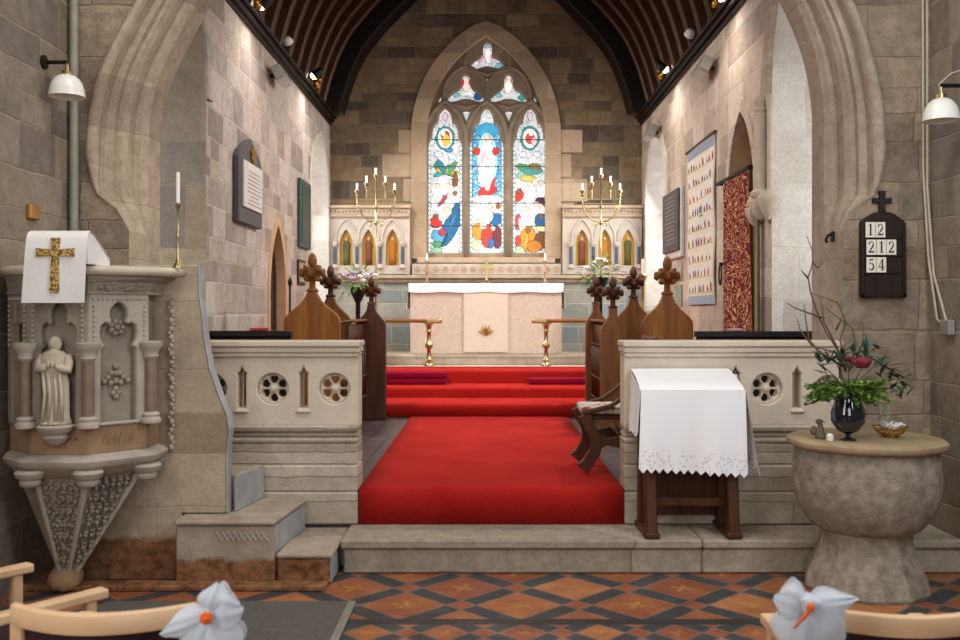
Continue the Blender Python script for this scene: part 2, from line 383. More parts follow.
# --- nave floor: Victorian tiles laid diagonally
def tile_mat():
    m, nt, b = new_mat('encaustic_floor_tiles'); co = obj_co(nt)
    sp = nd(nt, 'ShaderNodeSeparateXYZ', {0: co}); x, y = sp.outputs[0], sp.outputs[1]
    def lattice(ox, oy, period, bw):
        p = period/math.sqrt(2)
        xx = mth(nt, 'SUBTRACT', x, ox); yy = mth(nt, 'SUBTRACT', y, oy)
        a = mth(nt, 'MULTIPLY', mth(nt, 'ADD', xx, yy), .70711/p); c = mth(nt, 'MULTIPLY', mth(nt, 'SUBTRACT', xx, yy), .70711/p)
        a = mth(nt, 'ADD', a, .5); c = mth(nt, 'ADD', c, .5)
        fa, fc = mth(nt, 'FRACT', a), mth(nt, 'FRACT', c)
        da = mth(nt, 'ABSOLUTE', mth(nt, 'SUBTRACT', fa, .5)); dc = mth(nt, 'ABSOLUTE', mth(nt, 'SUBTRACT', fc, .5))
        ba = mth(nt, 'GREATER_THAN', da, .5-bw/2); bc = mth(nt, 'GREATER_THAN', dc, .5-bw/2)
        cell = nd(nt, 'ShaderNodeCombineXYZ', {0: mth(nt, 'FLOOR', a), 1: mth(nt, 'FLOOR', c)}).outputs[0]
        wn = nd(nt, 'ShaderNodeTexWhiteNoise', {'Vector': cell}, noise_dimensions='2D').outputs[0]
        big = ramp(nt, wn, [(0, '#ad6a42'), (.35, '#a0603c'), (.6, '#b57449'), (.8, '#97563a')], 'CONSTANT')
        # inlaid yellow flower
        r2 = mth(nt, 'SQRT', mth(nt, 'ADD', mth(nt, 'POWER', mth(nt, 'SUBTRACT', fa, .5), 2.0), mth(nt, 'POWER', mth(nt, 'SUBTRACT', fc, .5), 2.0)))
        an = mth(nt, 'ARCTAN2', mth(nt, 'SUBTRACT', fa, .5), mth(nt, 'SUBTRACT', fc, .5))
        pet = mth(nt, 'ADD', mth(nt, 'MULTIPLY', mth(nt, 'SINE', mth(nt, 'MULTIPLY', an, 4.0)), .06), .10)
        fl = mth(nt, 'MULTIPLY', mth(nt, 'LESS_THAN', r2, pet), mth(nt, 'GREATER_THAN', noise(nt, co, 26, 2), .44))
        big = mixc(nt, mth(nt, 'MULTIPLY', fl, .75), big, hexc('#c08a3c'))
        e1 = mth(nt, 'MAXIMUM', ba, bc); e2 = mth(nt, 'MULTIPLY', ba, bc)
        c1 = mixc(nt, e1, big, hexc('#434446')); c1 = mixc(nt, e2, c1, hexc('#9c573a'))
        # joints
        j = mth(nt, 'MINIMUM', mth(nt, 'ABSOLUTE', mth(nt, 'SUBTRACT', da, .5-bw/2)), mth(nt, 'ABSOLUTE', mth(nt, 'SUBTRACT', dc, .5-bw/2)))
        jm = mth(nt, 'LESS_THAN', j, .008/p)
        return mixc(nt, mth(nt, 'MULTIPLY', jm, .6), c1, hexc('#85766a'))
    A = lattice(-.14, 5.58, .655, .26); B = lattice(.19, 4.80, .40, .36)
    near = mth(nt, 'LESS_THAN', y, 4.93)
    base = mixc(nt, near, A, B)
    strip = mth(nt, 'LESS_THAN', mth(nt, 'ABSOLUTE', mth(nt, 'SUBTRACT', y, 4.97)), .045)
    base = mixc(nt, strip, base, hexc('#3a3836'))
    n = noise(nt, co, 5, 6)
    base = mixc(nt, 1.0, base, ramp(nt, n, [(.3, (.6, .58, .56, 1)), (.7, (1.1, 1.1, 1.1, 1))]), 'MULTIPLY')
    nt.links.new(base, b.inputs['Base Color'])
    nt.links.new(ramp(nt, n, [(.3, (.5,)*3+(1,)), (.7, (.3,)*3+(1,))]), b.inputs['Roughness'])
    bump(nt, b, n, .003)
    return m
struct(MB().box(-3.1, 3.3, -5.0, 6.35, -.2, 0).build('floor', tile_mat()))
m, nt, b = new_mat('dark_purple_chancel_tiles'); co = obj_co(nt)
bt = nd(nt, 'ShaderNodeTexBrick', {'Vector': co, 'Color1': hexc('#4c4043'), 'Color2': hexc('#5b4d4c'), 'Mortar': hexc('#2e2829'), 'Scale': 1.0, 'Mortar Size': .006, 'Brick Width': .16, 'Row Height': .16}, offset=0.0)
nt.links.new(bt.outputs[0], b.inputs['Base Color']); b.inputs['Roughness'].default_value = .4
M_ctile = m
struct(MB().box(-2.45, 2.45, 6.31, 10.62, .2, ZC).build('floor_chancel', M_ctile))
struct(MB().box(-3.1, 3.3, 6.35, 9, -.2, .19).build('floor_foundation', M_step))
# the stone step across the nave end
M_stepb = M_step
st = MB().box(-.90, 1.36, 5.875, 6.6, 0, .16).box(-.915, 1.36, 5.853, 6.6, .16, .22)
st.box(1.365, 3.0, 5.88, 6.6, 0, .16).box(1.365, 3.0, 5.856, 6.6, .16, .218).box(-2.80, -.92, 6.05, 6.6, 0, .2)
struct(st.build('floor_step', M_step, bevel=.012))
# sanctuary steps (stone beneath the carpet) and floor
sb = MB().box(-2.5, 2.5, 10.63, 11.43, .2, .58).box(-2.5, 2.5, 11.43, 12.2, .2, .70).box(-2.5, 2.5, 12.2, 13.8, .2, .868)
struct(sb.build('floor_sanctuary', M_scrp))
struct(MB().box(-1.75, 1.75, 13.8, 15.15, .868, 1.014).build('floor_altar_platform', M_scrp, bevel=.012))

# --- nave side walls, west wall, nave ceiling (mostly behind the camera)
def wall_plate(name, mat, outer, holes, x0, x1):
    """wall lying in the YZ plane, thickness x0..x1"""
    return struct(MB().plate(outer, holes, x0, x1, lambda a, b_, d: (d, a, b_)).build(name, mat))
def yrect(y0, y1, z0, z1): return rect(y0, y1, z0, z1)
wall_plate('wall_north_nave', M_nave, yrect(-5, YA0, -.1, 7), [pointed(.2, 1.6, 1.6, 3.6, 4.7)], NL-.4, NL)
wall_plate('wall_south_nave', M_nave, yrect(-5, YA0, -.1, 7), [pointed(-1.5, -.1, 1.6, 3.6, 4.7)], NR, NR+.4)
struct(MB().plate(rect(-3.2, 3.4, -.1, 7), [pointed(-1.5, 1.5, 1.5, 4.2, 6.0)], -5.4, -5.0, lambda a, b_, d: (a, d, b_)).build('wall_west', M_nave))
struct(MB().box(-3.2, 3.4, -5.4, YA1, 7, 7.2).build('ceiling_nave', plain('limewashed_nave_plaster', '#cfc7ba', .9, var=.05)))

# --- chancel arch wall
def catmull(P, n=5):
    out = []
    for i in range(len(P)-1):
        p0, p1, p2, p3 = P[max(i-1, 0)], P[i], P[i+1], P[min(i+2, len(P)-1)]
        for k in range(n):
            t = k/n
            out.append(tuple(.5*((2*p1[j])+(-p0[j]+p2[j])*t+(2*p0[j]-5*p1[j]+4*p2[j]-p3[j])*t*t+(-p0[j]+3*p1[j]-3*p2[j]+p3[j])*t**3) for j in range(2)))
    out.append(P[-1]); return out
half = catmull([(2.41,-.05),(2.41,1.2),(2.41,2.2),(2.41,2.6),(2.41,2.9),(2.40,3.2),(2.33,3.56),(2.16,3.96),(1.88,4.42),(1.45,4.95),(.75,5.6),(0,6.1)], 4)
half_n = catmull([(2.41,-.05),(2.41,1.2),(2.41,2.2),(2.41,2.6),(2.41,2.85),(2.37,3.2),(2.235,3.54),(2.0,3.97),(1.70,4.42),(1.3,4.95),(.7,5.6),(0,6.1)], 4)
half_n = half_n[:len(half)] if len(half_n) >= len(half) else half_n
path = [(-a, z) for a, z in half_n]+[(a, z) for a, z in half[-2::-1]]
def ds(z): return float(np.interp(z, [2.6, 3.0, 3.4, 3.8, 5], [1.05, .98, .78, .66, .6]))
def normal(i):
    a = Vector(path[max(i-1, 0)]); c = Vector(path[min(i+1, len(path)-1)]); t = (c-a).normalized()
    return Vector((-t.y, t.x))
NRM = [normal(i) for i in range(len(path))]; NRM[len(path)//2] = Vector((0, 1))
def tf(z, a=2.24, b_=2.48):
    t = max(0, min(1, (z-a)/(b_-a))); return t*t*(3-2*t)
PROF = [(0,6.9),(0,6.66),(.035,6.60),(.078,6.60),(.078,6.49),(.105,6.44),(.138,6.44),(.14,6.39),(.19,6.375),(.19,6.30)]
rings = []
for i, (x, z) in enumerate(path):
    t = tf(z)*ds(z)
    rings.append([(x+NRM[i].x*d*t, Y, z+NRM[i].y*d*t) for d, Y in PROF])
aw = MB().loft(rings, closed=False)
def ring_poly(d): return [(x+NRM[i].x*d*tf(z)*ds(z), z+NRM[i].y*d*tf(z)*ds(z)) for i, (x, z) in enumerate(path)]
def ring_face(d, Y, x0, x1, zt):
    P = ring_poly(d)
    poly = P+[(x1, -.05), (x1, zt), (x0, zt), (x0, -.05)]
    aw.add([(a, Y, b_) for a, b_ in poly], [tuple(range(len(poly)))])
AW = struct(aw.build('wall_chancel_arch', M_arch))
aw = MB(); ring_face(.19, YA0, NL-.05, NR+.05, 7); o = aw.build('wall_face', M_naves, AW); struct(o)
aw = MB(); ring_face(0, YA1, NL-1.2, NR+1.0, 7); o = aw.build('wall_back', M_chan, AW); struct(o)
# roll hood moulding round the arch
hood = MB(); rr = []
for i, (x, z) in enumerate(path):
    if z < 2.32: continue
    q = max(.02, min(1, (z-2.32)/.4)); t_ = tf(z)*ds(z)
    rr.append([(x+NRM[i].x*d*t_, Y, z+NRM[i].y*d*t_) for d, Y in ((.195, 6.305), (.20, 6.305-.045*q), (.195+.045*q, 6.305-.065*q), (.195+.075*q, 6.305-.045*q), (.195+.09*q, 6.305))])
struct(hood.loft(rr, closed=False).build('trim_1', M_arch, smooth=True))

# --- chancel side walls, in the YZ plane
NDOOR = pointed(10.95, 11.80, ZC-.3, 1.9, 2.72); NWIN = pointed(13.55, 14.95, 1.7, 3.45, 4.28)
NARCH = pointed(6.96, 8.46, -.2, 3.58, 5.0); SARCH = pointed(6.96, 8.29, -.2, 3.53, 4.9)
SDOOR = pointed(8.80, 9.74, ZC-.3, 2.85, 3.66); SWIN = pointed(13.15, 14.75, 1.66, 3.40, 4.27)
wall_plate('wall_north', M_chan, yrect(YA1, YE, -.3, 5.0), [NDOOR, NWIN, NARCH], -HW-.5, -HW)
wall_plate('wall_south', M_chas, yrect(YA1, YE, -.3, 5.0), [SDOOR, SWIN, SARCH], HW, HW+.5)
def jamb_strip(name, poly, x0, x1, mat, skip=0):
    """dressed lining round an opening in a side wall"""
    r0 = [(x0, a, b_) for a, b_ in poly]; r1 = [(x1, a, b_) for a, b_ in poly]
    return struct(MB().loft([r0, r1], closed=False).build(name, mat))
def inset(poly, e):
    cx = sum(a for a, _ in poly)/len(poly)
    zt = max(b_ for _, b_ in poly)
    return [(a+(e if a < cx else -e if a > cx else 0), b_-(e if b_ >= zt-1e-6 else 0)) for a, b_ in poly]
jamb_strip('trim_2', inset(NARCH, .012), -HW-.52, -HW+.004, M_njamb)
jamb_strip('trim_3', inset(SARCH, .012), HW-.004, HW+.6, M_jamb)
jamb_strip('trim_4', inset(SWIN, .012), HW-.004, HW+.5, M_jamb)
jamb_strip('trim_5', inset(NWIN, .012), -HW-.5, -HW+.004, M_jamb)
M_warm = plain('warm_door_stone', '#c19d78', .85, var=.12, scale=5, spec=.2, bmp=.004)
jamb_strip('trim_6', inset(NDOOR, .012), -HW-.5, -HW+.006, M_warm)
jamb_strip('trim_7', inset(SDOOR, .012), HW-.006, HW+.5, M_warm)
# raised stone bands round the doorways and windows
def band(name, poly, x, sg, wd, th, mat):
    n = len(poly); cx = sum(a for a, _ in poly)/n
    def out(e):
        r = []
        for i, p in enumerate(poly):
            a = Vector(poly[max(i-1, 0)]); c = Vector(poly[min(i+1, n-1)]); t = c-a
            nn = Vector((-t.y, t.x)).normalized()
            if i == n//2: nn = Vector((0, 1.25))
            r.append((p[0]+nn.x*e, p[1]+nn.y*e))
        return r
    I, O = out(-.01), out(wd); xf = x-sg*th
    return struct(MB().loft([[(x, a, b_) for a, b_ in O], [(xf, a, b_) for a, b_ in O], [(xf, a, b_) for a, b_ in I], [(x+sg*.03, a, b_) for a, b_ in I]], closed=False).build(name, mat))
band('trim_8', NDOOR, -HW, -1, .10, .012, M_warm)
band('trim_9', SDOOR, HW, 1, .10, .02, M_chas)
band('trim_10', SWIN, HW, 1, .12, .02, M_jamb)
band('trim_11', NWIN, -HW, -1, .12, .02, M_jamb)
band('trim_12', SARCH[1:-1], HW, 1, .18, .05, M_arch)
band('trim_13', NARCH[1:-1], -HW, -1, .14, .03, M_chan)
# outer walls of the side chapels seen through the arches
struct(MB().box(-4.3, -4.1, 6.9, 9.5, 0, 5.5).box(-4.1, -3.04, 9.3, 9.5, 0, 5.5).build('wall_north_chapel', M_nave))
struct(MB().plate(yrect(6.9, 9.5, 0, 5.5), [pointed(7.2, 8.3, 1.6, 3.6, 4.6)], 4.1, 4.3, lambda a, b_, d: (d, a, b_)).box(3.04, 4.1, 9.3, 9.5, 0, 5.5).build('wall_south_chapel', M_jamb))
struct(MB().box(-4.3, -HW-.5, 6.9, 9.5, 5.5, 5.6).box(HW+.5, 4.3, 6.9, 9.5, 5.5, 5.6).build('ceiling_chapel', M_roof))
struct(MB().box(-4.3, -HW, 6.9, 9.5, -.1, 0.02).box(HW, 4.3, 6.9, 9.5, -.1, 0.02).build('floor_chapel', M_ctile))

# --- east wall with its window
YW = 15.45
HOLE = pointed(-1.02, 1.02, 2.52, 4.52, 6.2, 14)
struct(MB().plate(rect(-HW-.5, HW+.5, -.1, 8.6), [HOLE], YE, YE+.5, lambda a, b_, d: (a, d, b_)).build('wall_east', M_east))
def arch_band(poly, e0, e1, ya, yb, mat, name):
    n = len(poly)
    def out(e):
        r = []
        for i, p in enumerate(poly):
            a = Vector(poly[max(i-1, 0)]); c = Vector(poly[min(i+1, n-1)]); t = c-a
            nn = Vector((-t.y, t.x)).normalized()
            if i in (0, n-1): nn = Vector((-1 if i == 0 else 1, 0))
            if i == n//2: nn = Vector((0, .95))
            r.append((p[0]+nn.x*e, p[1]+nn.y*e))
        return r
    I, O = out(e0), out(e1)
    return struct(MB().loft([[(a, YE+.05, b_) for a, b_ in O], [(a, ya, b_) for a, b_ in O], [(a, ya, b_) for a, b_ in I], [(a, yb, b_) for a, b_ in I]], closed=False).build(name, mat))
M_surr = ashlar('light_window_surround_stone', ['#bca68a', '#b39e84', '#c4ae93', '#ab977e'], .42, (1.3, 2.), '#a08c74', .004, dirt=.15, bmp=.004)
arch_band(HOLE, -.05, .20, YE-.03, YE+.10, M_surr, 'trim_14')
# long-and-short quoins beside the window
q = MB()
for sg in (-1, 1):
    for k in range(6):
        z0 = 2.25+k*.40; ww = (.42, .16, .34, .12, .46, .2)[k if sg < 0 else (k+3) % 6]
        q.box(*sorted((sg*1.21, sg*(1.23+ww))), YE-.012, YE+.02, z0, z0+.37)
struct(q.build('trim_15', M_surr, bevel=.006))
# splayed inner reveal
rv = MB()
inner = [(a*.995, b_) for a, b_ in HOLE]
rv.loft([[(a, YE+.02, b_) for a, b_ in inner], [(a*.97, YW-.02, 2.56+(b_-2.52)*.985) for a, b_ in inner]], closed=False)
struct(rv.build('trim_16', M_trim))
struct(MB().box(-1.12, 1.12, YE-.10, YW, 2.44, 2.535).build('trim_17', M_trim, bevel=.015))
# tracery: three cusped lights, three trefoils
LX = [445.3, 486.7, 530.0]
lights = []
for px in LX:
    cx = X(px, YW); hw = 16.6*YW/F
    lights.append(cusped(cx, hw, Z(253, YW), Z(147, YW), Z(109, YW)))
tre = [trefoil(487.6, 43, YW, 1.0), trefoil(466, 75.5, YW, 1.0), trefoil(508.5, 75.5, YW, 1.0)]
small = []
for px, py in ((466.5, 116), (508.5, 116)):
    small.append([(X(px+a, YW), Z(py+b_, YW)) for a, b_ in ((-4, -4), (0, -5), (4, -4), (2, 1), (0, 6), (-2, 1))])
for sg in (-1, 1):
    small.append([(X(487.5+sg*a, YW), Z(98+b_, YW)) for a, b_ in ((-50, 6), (-47, -1), (-46, 2), (-47.5, 5))][::1])
small.append(circ(X(487.7, YW), Z(80, YW), .022, 8))
outer = [(a*1.03, 2.5+(b_-2.5)*1.01) for a, b_ in HOLE]
W1 = MB()
W1.plate(outer, lights+tre+small, YW-.06, YW+.08, lambda a, b_, d: (a, d, b_), bevel=.025)
win = struct(W1.build('window_1', M_trac))
# moulded ribs standing proud of the tracery round each light
mo = MB()
for Lp, hw in [(l, 1) for l in lights]:
    cx = sum(p[0] for p in Lp)/len(Lp)
    zs, za, hwm = Z(140, YW), Z(103.5, YW), .345
    pp = pointed(cx-hwm, cx+hwm, 2.56, zs, za+.03, 8)
    mo.tube([(a, YW-.07, b_) for a, b_ in pp], .042, 6)
for px, py in ((487.6, 56), (466, 89), (508.5, 89)):
    cx, cz = X(px, YW), Z(py, YW)
    pp = pointed(cx-.37, cx+.37, cz-.24, cz-.10, cz+.36, 6)
    mo.tube([(a, YW-.06, b_) for a, b_ in pp]+[(cx, YW-.06, cz-.32), (pp[0][0], YW-.06, pp[0][1])], .035, 6)
struct(mo.build('window_tracery', M_trac, win, smooth=True))

# stained glass: each light a leaded mosaic of coloured panes
rng = np.random.default_rng(5)
def glass(name, poly_box, sh, bg, spacing, parent, border=True, gy=YW+.02):
    """coloured leaded glass: seeds scattered over the light take the colour of the design under them"""
    px0, px1, py0, py1 = poly_box
    nx = int((px1-px0)/.5); ny = int((py1-py0)/.5)
    sx = np.arange(px0, px1+spacing, spacing); sy = np.arange(py0, py1+spacing, spacing)
    gx, gyy = np.meshgrid(sx, sy); seeds = np.stack([gx.ravel(), gyy.ravel()], 1)
    seeds = seeds+rng.uniform(-.42, .42, seeds.shape)*spacing
    cols = []
    for (x, y) in seeds:
        c = bg(x, y)
        for s_ in sh:
            cx, cy, rx, ry, rot, cc = s_
            dx, dy = x-cx, y-cy; co_, si = math.cos(rot), math.sin(rot)
            u, v = dx*co_+dy*si, -dx*si+dy*co_
            if (u/rx)**2+(v/ry)**2 <= 1: c = cc
        c = np.array(hexc(c)[:3]) if isinstance(c, str) else np.array(c)
        cols.append(np.clip(c*rng.uniform(.82, 1.08), 0, 1))
    cols = np.array(cols)
    xs = np.linspace(px0, px1, nx+1); ys = np.linspace(py0, py1, ny+1)
    fx = (xs[:-1]+xs[1:])/2; fy = (ys[:-1]+ys[1:])/2
    FX, FY = np.meshgrid(fx, fy); P = np.stack([FX.ravel(), FY.ravel()], 1)
    colf = np.zeros((len(P), 3))
    for i in range(0, len(P), 2000):
        d = np.linalg.norm(P[i:i+2000, None]-seeds[None], axis=2)
        k = np.argpartition(d, 1, axis=1)[:, :2]
        d2 = np.take_along_axis(d, k, 1); o_ = np.argsort(d2, 1); k = np.take_along_axis(k, o_, 1); d2 = np.take_along_axis(d2, o_, 1)
        c = cols[k[:, 0]].copy()
        diff = np.abs(cols[k[:, 0]]-cols[k[:, 1]]).sum(1)
        lead = ((d2[:, 1]-d2[:, 0]) < .42) & (diff > .16)
        c[lead] *= .45
        colf[i:i+2000] = c
    sid = np.full(len(P), -1); bright = cols.mean(1)
    for k_, (cx, cy, rx, ry, rot, cc) in enumerate(sh):
        dx, dy = P[:, 0]-cx, P[:, 1]-cy; co_, si = math.cos(rot), math.sin(rot)
        u, v = dx*co_+dy*si, -dx*si+dy*co_
        sid[(u/rx)**2+(v/ry)**2 <= 1] = k_
    jit = rng.uniform(.80, 1.06, len(seeds)); near_ = np.zeros(len(P), int)
    for i in range(0, len(P), 2000): near_[i:i+2000] = np.argmin(((P[i:i+2000, None]-seeds[None])**2).sum(2), 1)
    for k_, s_ in enumerate(sh):
        mk = sid == k_; colf[mk] = np.clip(np.array(hexc(s_[5])[:3])[None]*jit[near_[mk]][:, None], 0, 1)
    S2 = sid.reshape(ny, nx); ed = np.zeros_like(S2, bool)
    ed[:, 1:] |= S2[:, 1:] != S2[:, :-1]; ed[1:, :] |= S2[1:, :] != S2[:-1, :]
    colf[ed.ravel()] *= .25
    if border:
        e = np.minimum(P[:, 0]-px0, px1-P[:, 0])
        be = (e < 2.1); k = (np.floor(P[:, 1]/2.3) % 2).astype(int)
        bc = np.where(k[:, None] == 0, np.array(hexc('#eef2f2')[:3]), np.array(hexc('#7fb3bb')[:3]))
        colf[be] = bc[be]; colf[(e > 2.1) & (e < 2.75)] *= .45
        for yb in (139.5, 166.5, 203, 226):
            colf[np.abs(P[:, 1]-yb) < .55] = (.02, .03, .03)
    verts = [(X(x, YW), gy, Z(y, YW)) for y in ys for x in xs]
    faces = [(j*(nx+1)+i, j*(nx+1)+i+1, (j+1)*(nx+1)+i+1, (j+1)*(nx+1)+i) for j in range(ny) for i in range(nx)]
    me = bpy.data.meshes.new(name); me.from_pydata(verts, [], faces)
    at = me.attributes.new('col', 'FLOAT_COLOR', 'CORNER')
    at.data.foreach_set('color', np.repeat(np.concatenate([colf, np.ones((len(colf), 1))], 1), 4, axis=0).astype(np.float32).ravel())
    o = bpy.data.objects.new(name, me); COL.objects.link(o); me.materials.append(M_glass); o.parent = parent
    return struct(o)
M_glass = attr_mat('stained_glass', .86, .3)
PALE = ['#eef2f2', '#e2ebec', '#d6e4e8', '#f0e8ea', '#cbdce2', '#e8eee8', '#e6dae0', '#c2d6d8', '#f5f5f2', '#bccdd8']
def pale(x, y): return PALE[int(abs(math.sin(x*12.9+y*78.2)*43758)) % 10]
BL = ['#5fa9cf', '#4b95c4', '#7cc0da', '#3f86b8', '#93cfe0']
def bg_mid(x, y):
    if y < 128: return pale(x, y)
    if y < 200: return BL[int(abs(math.sin(x*3.9+y*18.2)*4378)) % 5]
    return pale(x, y)
def bg_side(x, y): return pale(x, y)
W_, WP, RD, BD, OR, BN, TL, GR = '#fbf8f4', '#f3e0da', '#c8322c', '#1f5f96', '#d08a2a', '#7a4a22', '#2f8f94', '#4f8f5a'
mid = [(487,130,12,7,0,'#3d9cc4'),(487,160,10.5,28,0,'#a7d6e6'),(487,141,4.6,6,0,W_),(486.5,165,8.5,25,0.05,W_),(484,158,2.5,5,.3,'#f2c9cf'),(476.5,151,3.6,4,0,RD),(495.5,151,3.6,4,0,RD),
       (487,191,9.5,5.5,-.3,RD),(490,183,5,8,.5,W_),(492,186,2,9,.3,RD),(487,199,16,4,0,'#dceef5'),(478,211,7,8,0,W_),(490,207,6,5,0,'#f4e6da'),(497,208,5,6,.3,'#d9c9b8'),(496,219,7,6,-.3,BD),(488,216,5,6,0,W_),
       (478,231,7,8,0,OR),(488,236,7,12,0,'#c2382f'),(497,237,5,11,0,'#6d2b33'),(491,243,3.5,5,0,'#34609c'),(476,245,5,5,0,'#b9cfa0'),(483,226,4,3,0,'#e8c9b0')]
left = [(445,138,9.5,12,0,TL),(445,138,7.4,10,0,'#f0efe6'),(445,135,4.5,4.5,0,'#d23a34'),(446,140,4,6,0,'#e8b94a'),(443,133,2.5,2.5,0,W_),(449,150,4,2.2,0,'#3f86b8'),
        (445,170,13,3.5,.5,GR),(445,170,13,3.2,-.5,TL),(447,171,12,2.6,.15,'#c9b24a'),(441,166,8,3,1.0,'#2e7a8c'),(452,168,8,2.5,-1.0,GR),(455,180,2.5,9,0,BN),
        (437,190,5.5,7,0,W_),(447.5,190,5,7,0,W_),(437,203,6,9,0,W_),(450,199,7,7,0,W_),(443,200,2,9,.7,'#a23b52'),(456,196,4,10,0,'#e6f0f2'),(447,213,5,6,0,'#f0c4a8'),(436,222,6,6,0,RD),(442,216,4,5,0,'#d9e4ec'),
        (450,228,7.5,20,.45,'#17618f'),(455,214,4,12,.2,'#1b5c86'),(438,236,7,6,.8,'#4f9fc4'),(442,232,4,4,0,'#9c2f4a'),(438,244,6,3,0,GR),(454,246,6,7,.6,'#eef2f2'),(436,250,6,3,0,'#8fb59a')]
right = [(530,138,9.5,12,0,TL),(530,138,7.4,10,0,'#f0efe6'),(530,138,4.5,5.5,0,'#d64a48'),(531,133,2.6,2.6,0,W_),(534,141,3,4,0,'#eac6c0'),
         (528,169,12,4,.3,GR),(525,174,9,4,-.3,'#7fb4a0'),(533,171,10,3.5,0,'#4b8f93'),(535,166,6,3,0,'#8a6a3c'),(528,178,8,3,0,'#cbb85e'),
         (518.5,196,4.5,6,.5,RD),(529.5,194,5,13,.1,W_),(541,189,4.5,9,0,W_),(541,203,6,6,0,'#3d2233'),(536,208,5,7,0,W_),(528,216,7,11,0,W_),(541,209,4,5,0,'#f4eef0'),(540.5,220,6,7,0,'#1f5a8c'),(518,222,3.5,8,0,'#c04a58'),(523,226,4,9,-.3,W_),
         (541,228,5,3,0,'#e9dca0'),(528,239,8,13,0,'#c98a22'),(540,241,6.5,10,.3,'#6b4420'),(534,246,8,6,0,'#b8741f'),(518,241,3,6,0,'#c8423c'),(519,250,5,4,0,'#a9c4a2')]
SK, HR = '#f0cdb4', '#8a5a36'
mid += [(487,138,3.0,3.6,0,SK),(478,207,2.4,2.8,0,SK),(489.5,206,2.4,2.8,0,SK),(498,206,2.2,2.6,0,HR),(481,218,2.2,2.6,0,SK),(493,228,2.2,2.8,0,SK),(486.5,172,1.2,16,.1,'#dcd3cc'),(481,160,1.2,8,.3,'#e3b7bd'),(479,176,1,7,.1,'#e8d9c9')]
left += [(437,186,2.5,3,0,SK),(447.5,186,2.4,2.8,0,SK),(455,193,2.2,2.6,0,HR),(437,199,2.3,2.8,0,SK),(449,196,2.2,2.6,0,SK),(436,216,2.2,2.6,0,HR),(452,222,1.2,10,.45,'#3b7fa8'),(444,240,1.2,8,.45,'#0f4668'),(435,122,3,5,0,'#c3d5da'),(455,122,3,5,0,'#c3d5da'),(445,116,2.5,4,0,'#d9c6d0')]
right += [(529.5,184,2.6,3,0,SK),(541,183,2.4,2.8,0,SK),(519,191,2.3,2.6,0,HR),(536,204,2.2,2.6,0,SK),(527,209,2.4,2.8,0,SK),(541,206,2.2,2.6,0,SK),(541,216,2.2,2.6,0,HR),(528,230,2.4,2.8,0,HR),(526,242,1.4,9,.2,'#e0aa4a'),(520,122,3,5,0,'#c3d5da'),(540,122,3,5,0,'#c3d5da'),(530,116,2.5,4,0,'#d9c6d0'),(523,154,4,3,0,'#c9d9e2'),(537,154,4,3,0,'#c9d9e2')]
left += [(438,154,4,3,0,'#c9d9e2'),(452,156,4,3,0,'#c9d9e2')]
for k, (px, sh, bg) in enumerate(zip(LX, (left, mid, right), (bg_side, bg_mid, bg_side))):
    glass('window_pane', (px-17, px+17, 107, 254), sh, bg, 1.9, win)
glass('window_pane', (470, 505, 42, 71), [(487.6, 54, 3, 9, 0, W_), (480, 57, 3, 4, 0, '#e8a0b0'), (494, 55, 2.5, 3, 0, '#c23a48'), (487.5, 46, 2, 2, 0, '#9fb8c0'), (499, 66, 4, 3, 0, '#7fb4c8')], pale, 2.2, win, False)
glass('window_pane', (448, 484, 74, 104), [(466, 84, 4, 7, 0, WP), (461, 84, 2.5, 5, .4, RD), (471, 82, 2.5, 3, 0, RD), (478, 96, 4, 4, 0, '#1f4f92'), (457, 95, 3, 2, 0, '#7fb4c8')], pale, 2.2, win, False)
glass('window_pane', (490, 527, 74, 104), [(508, 86, 4, 7, 0, W_), (504, 81, 2, 4, .4, '#e3b8a4'), (513, 80, 2, 4, 0, '#b8a890'), (522, 97, 4, 3, 0, '#3f9a94'), (499, 95, 3, 2, 0, '#7fb4c8')], pale, 2.2, win, False)
glass('window_pane', (434, 541, 104, 128), [], pale, 3.5, win, False, YW+.05)
glass('window_pane', (436, 441, 95, 106), [], pale, 2.5, win, False, YW+.03)
glass('window_pane', (533, 540, 95, 106), [], pale, 2.5, win, False, YW+.03)

# glass of the side windows
M_sky = emis('daylit_clear_glass', '#e6eef4', 1.1)
for k, (nm, poly, x) in enumerate((('window_2', SWIN, HW+.46), ('window_3', NWIN, -HW-.46))):
    p = inset(poly, .02)
    struct(MB().add([(x, a, b_) for a, b_ in p], [tuple(range(len(p)))]).build(nm, M_sky))
p = pointed(7.2, 8.3, 1.6, 3.6, 4.6)
struct(MB().add([(4.2, a, b_) for a, b_ in p], [tuple(range(len(p)))]).build('window_4', M_sky))

# dark doors deep in the doorways
d1 = MB().box(-HW-.18, -HW-.12, 10.9, 11.85, ZC, 2.8)
for k in range(5): d1.box(-HW-.12, -HW-.105, 10.96+k*.17, 11.10+k*.17, ZC, 2.75)
struct(d1.build('door_1', M_black))
struct(MB().box(HW+.20, HW+.26, 8.6, 10.05, ZC, 3.7).build('door_2', M_oakd))

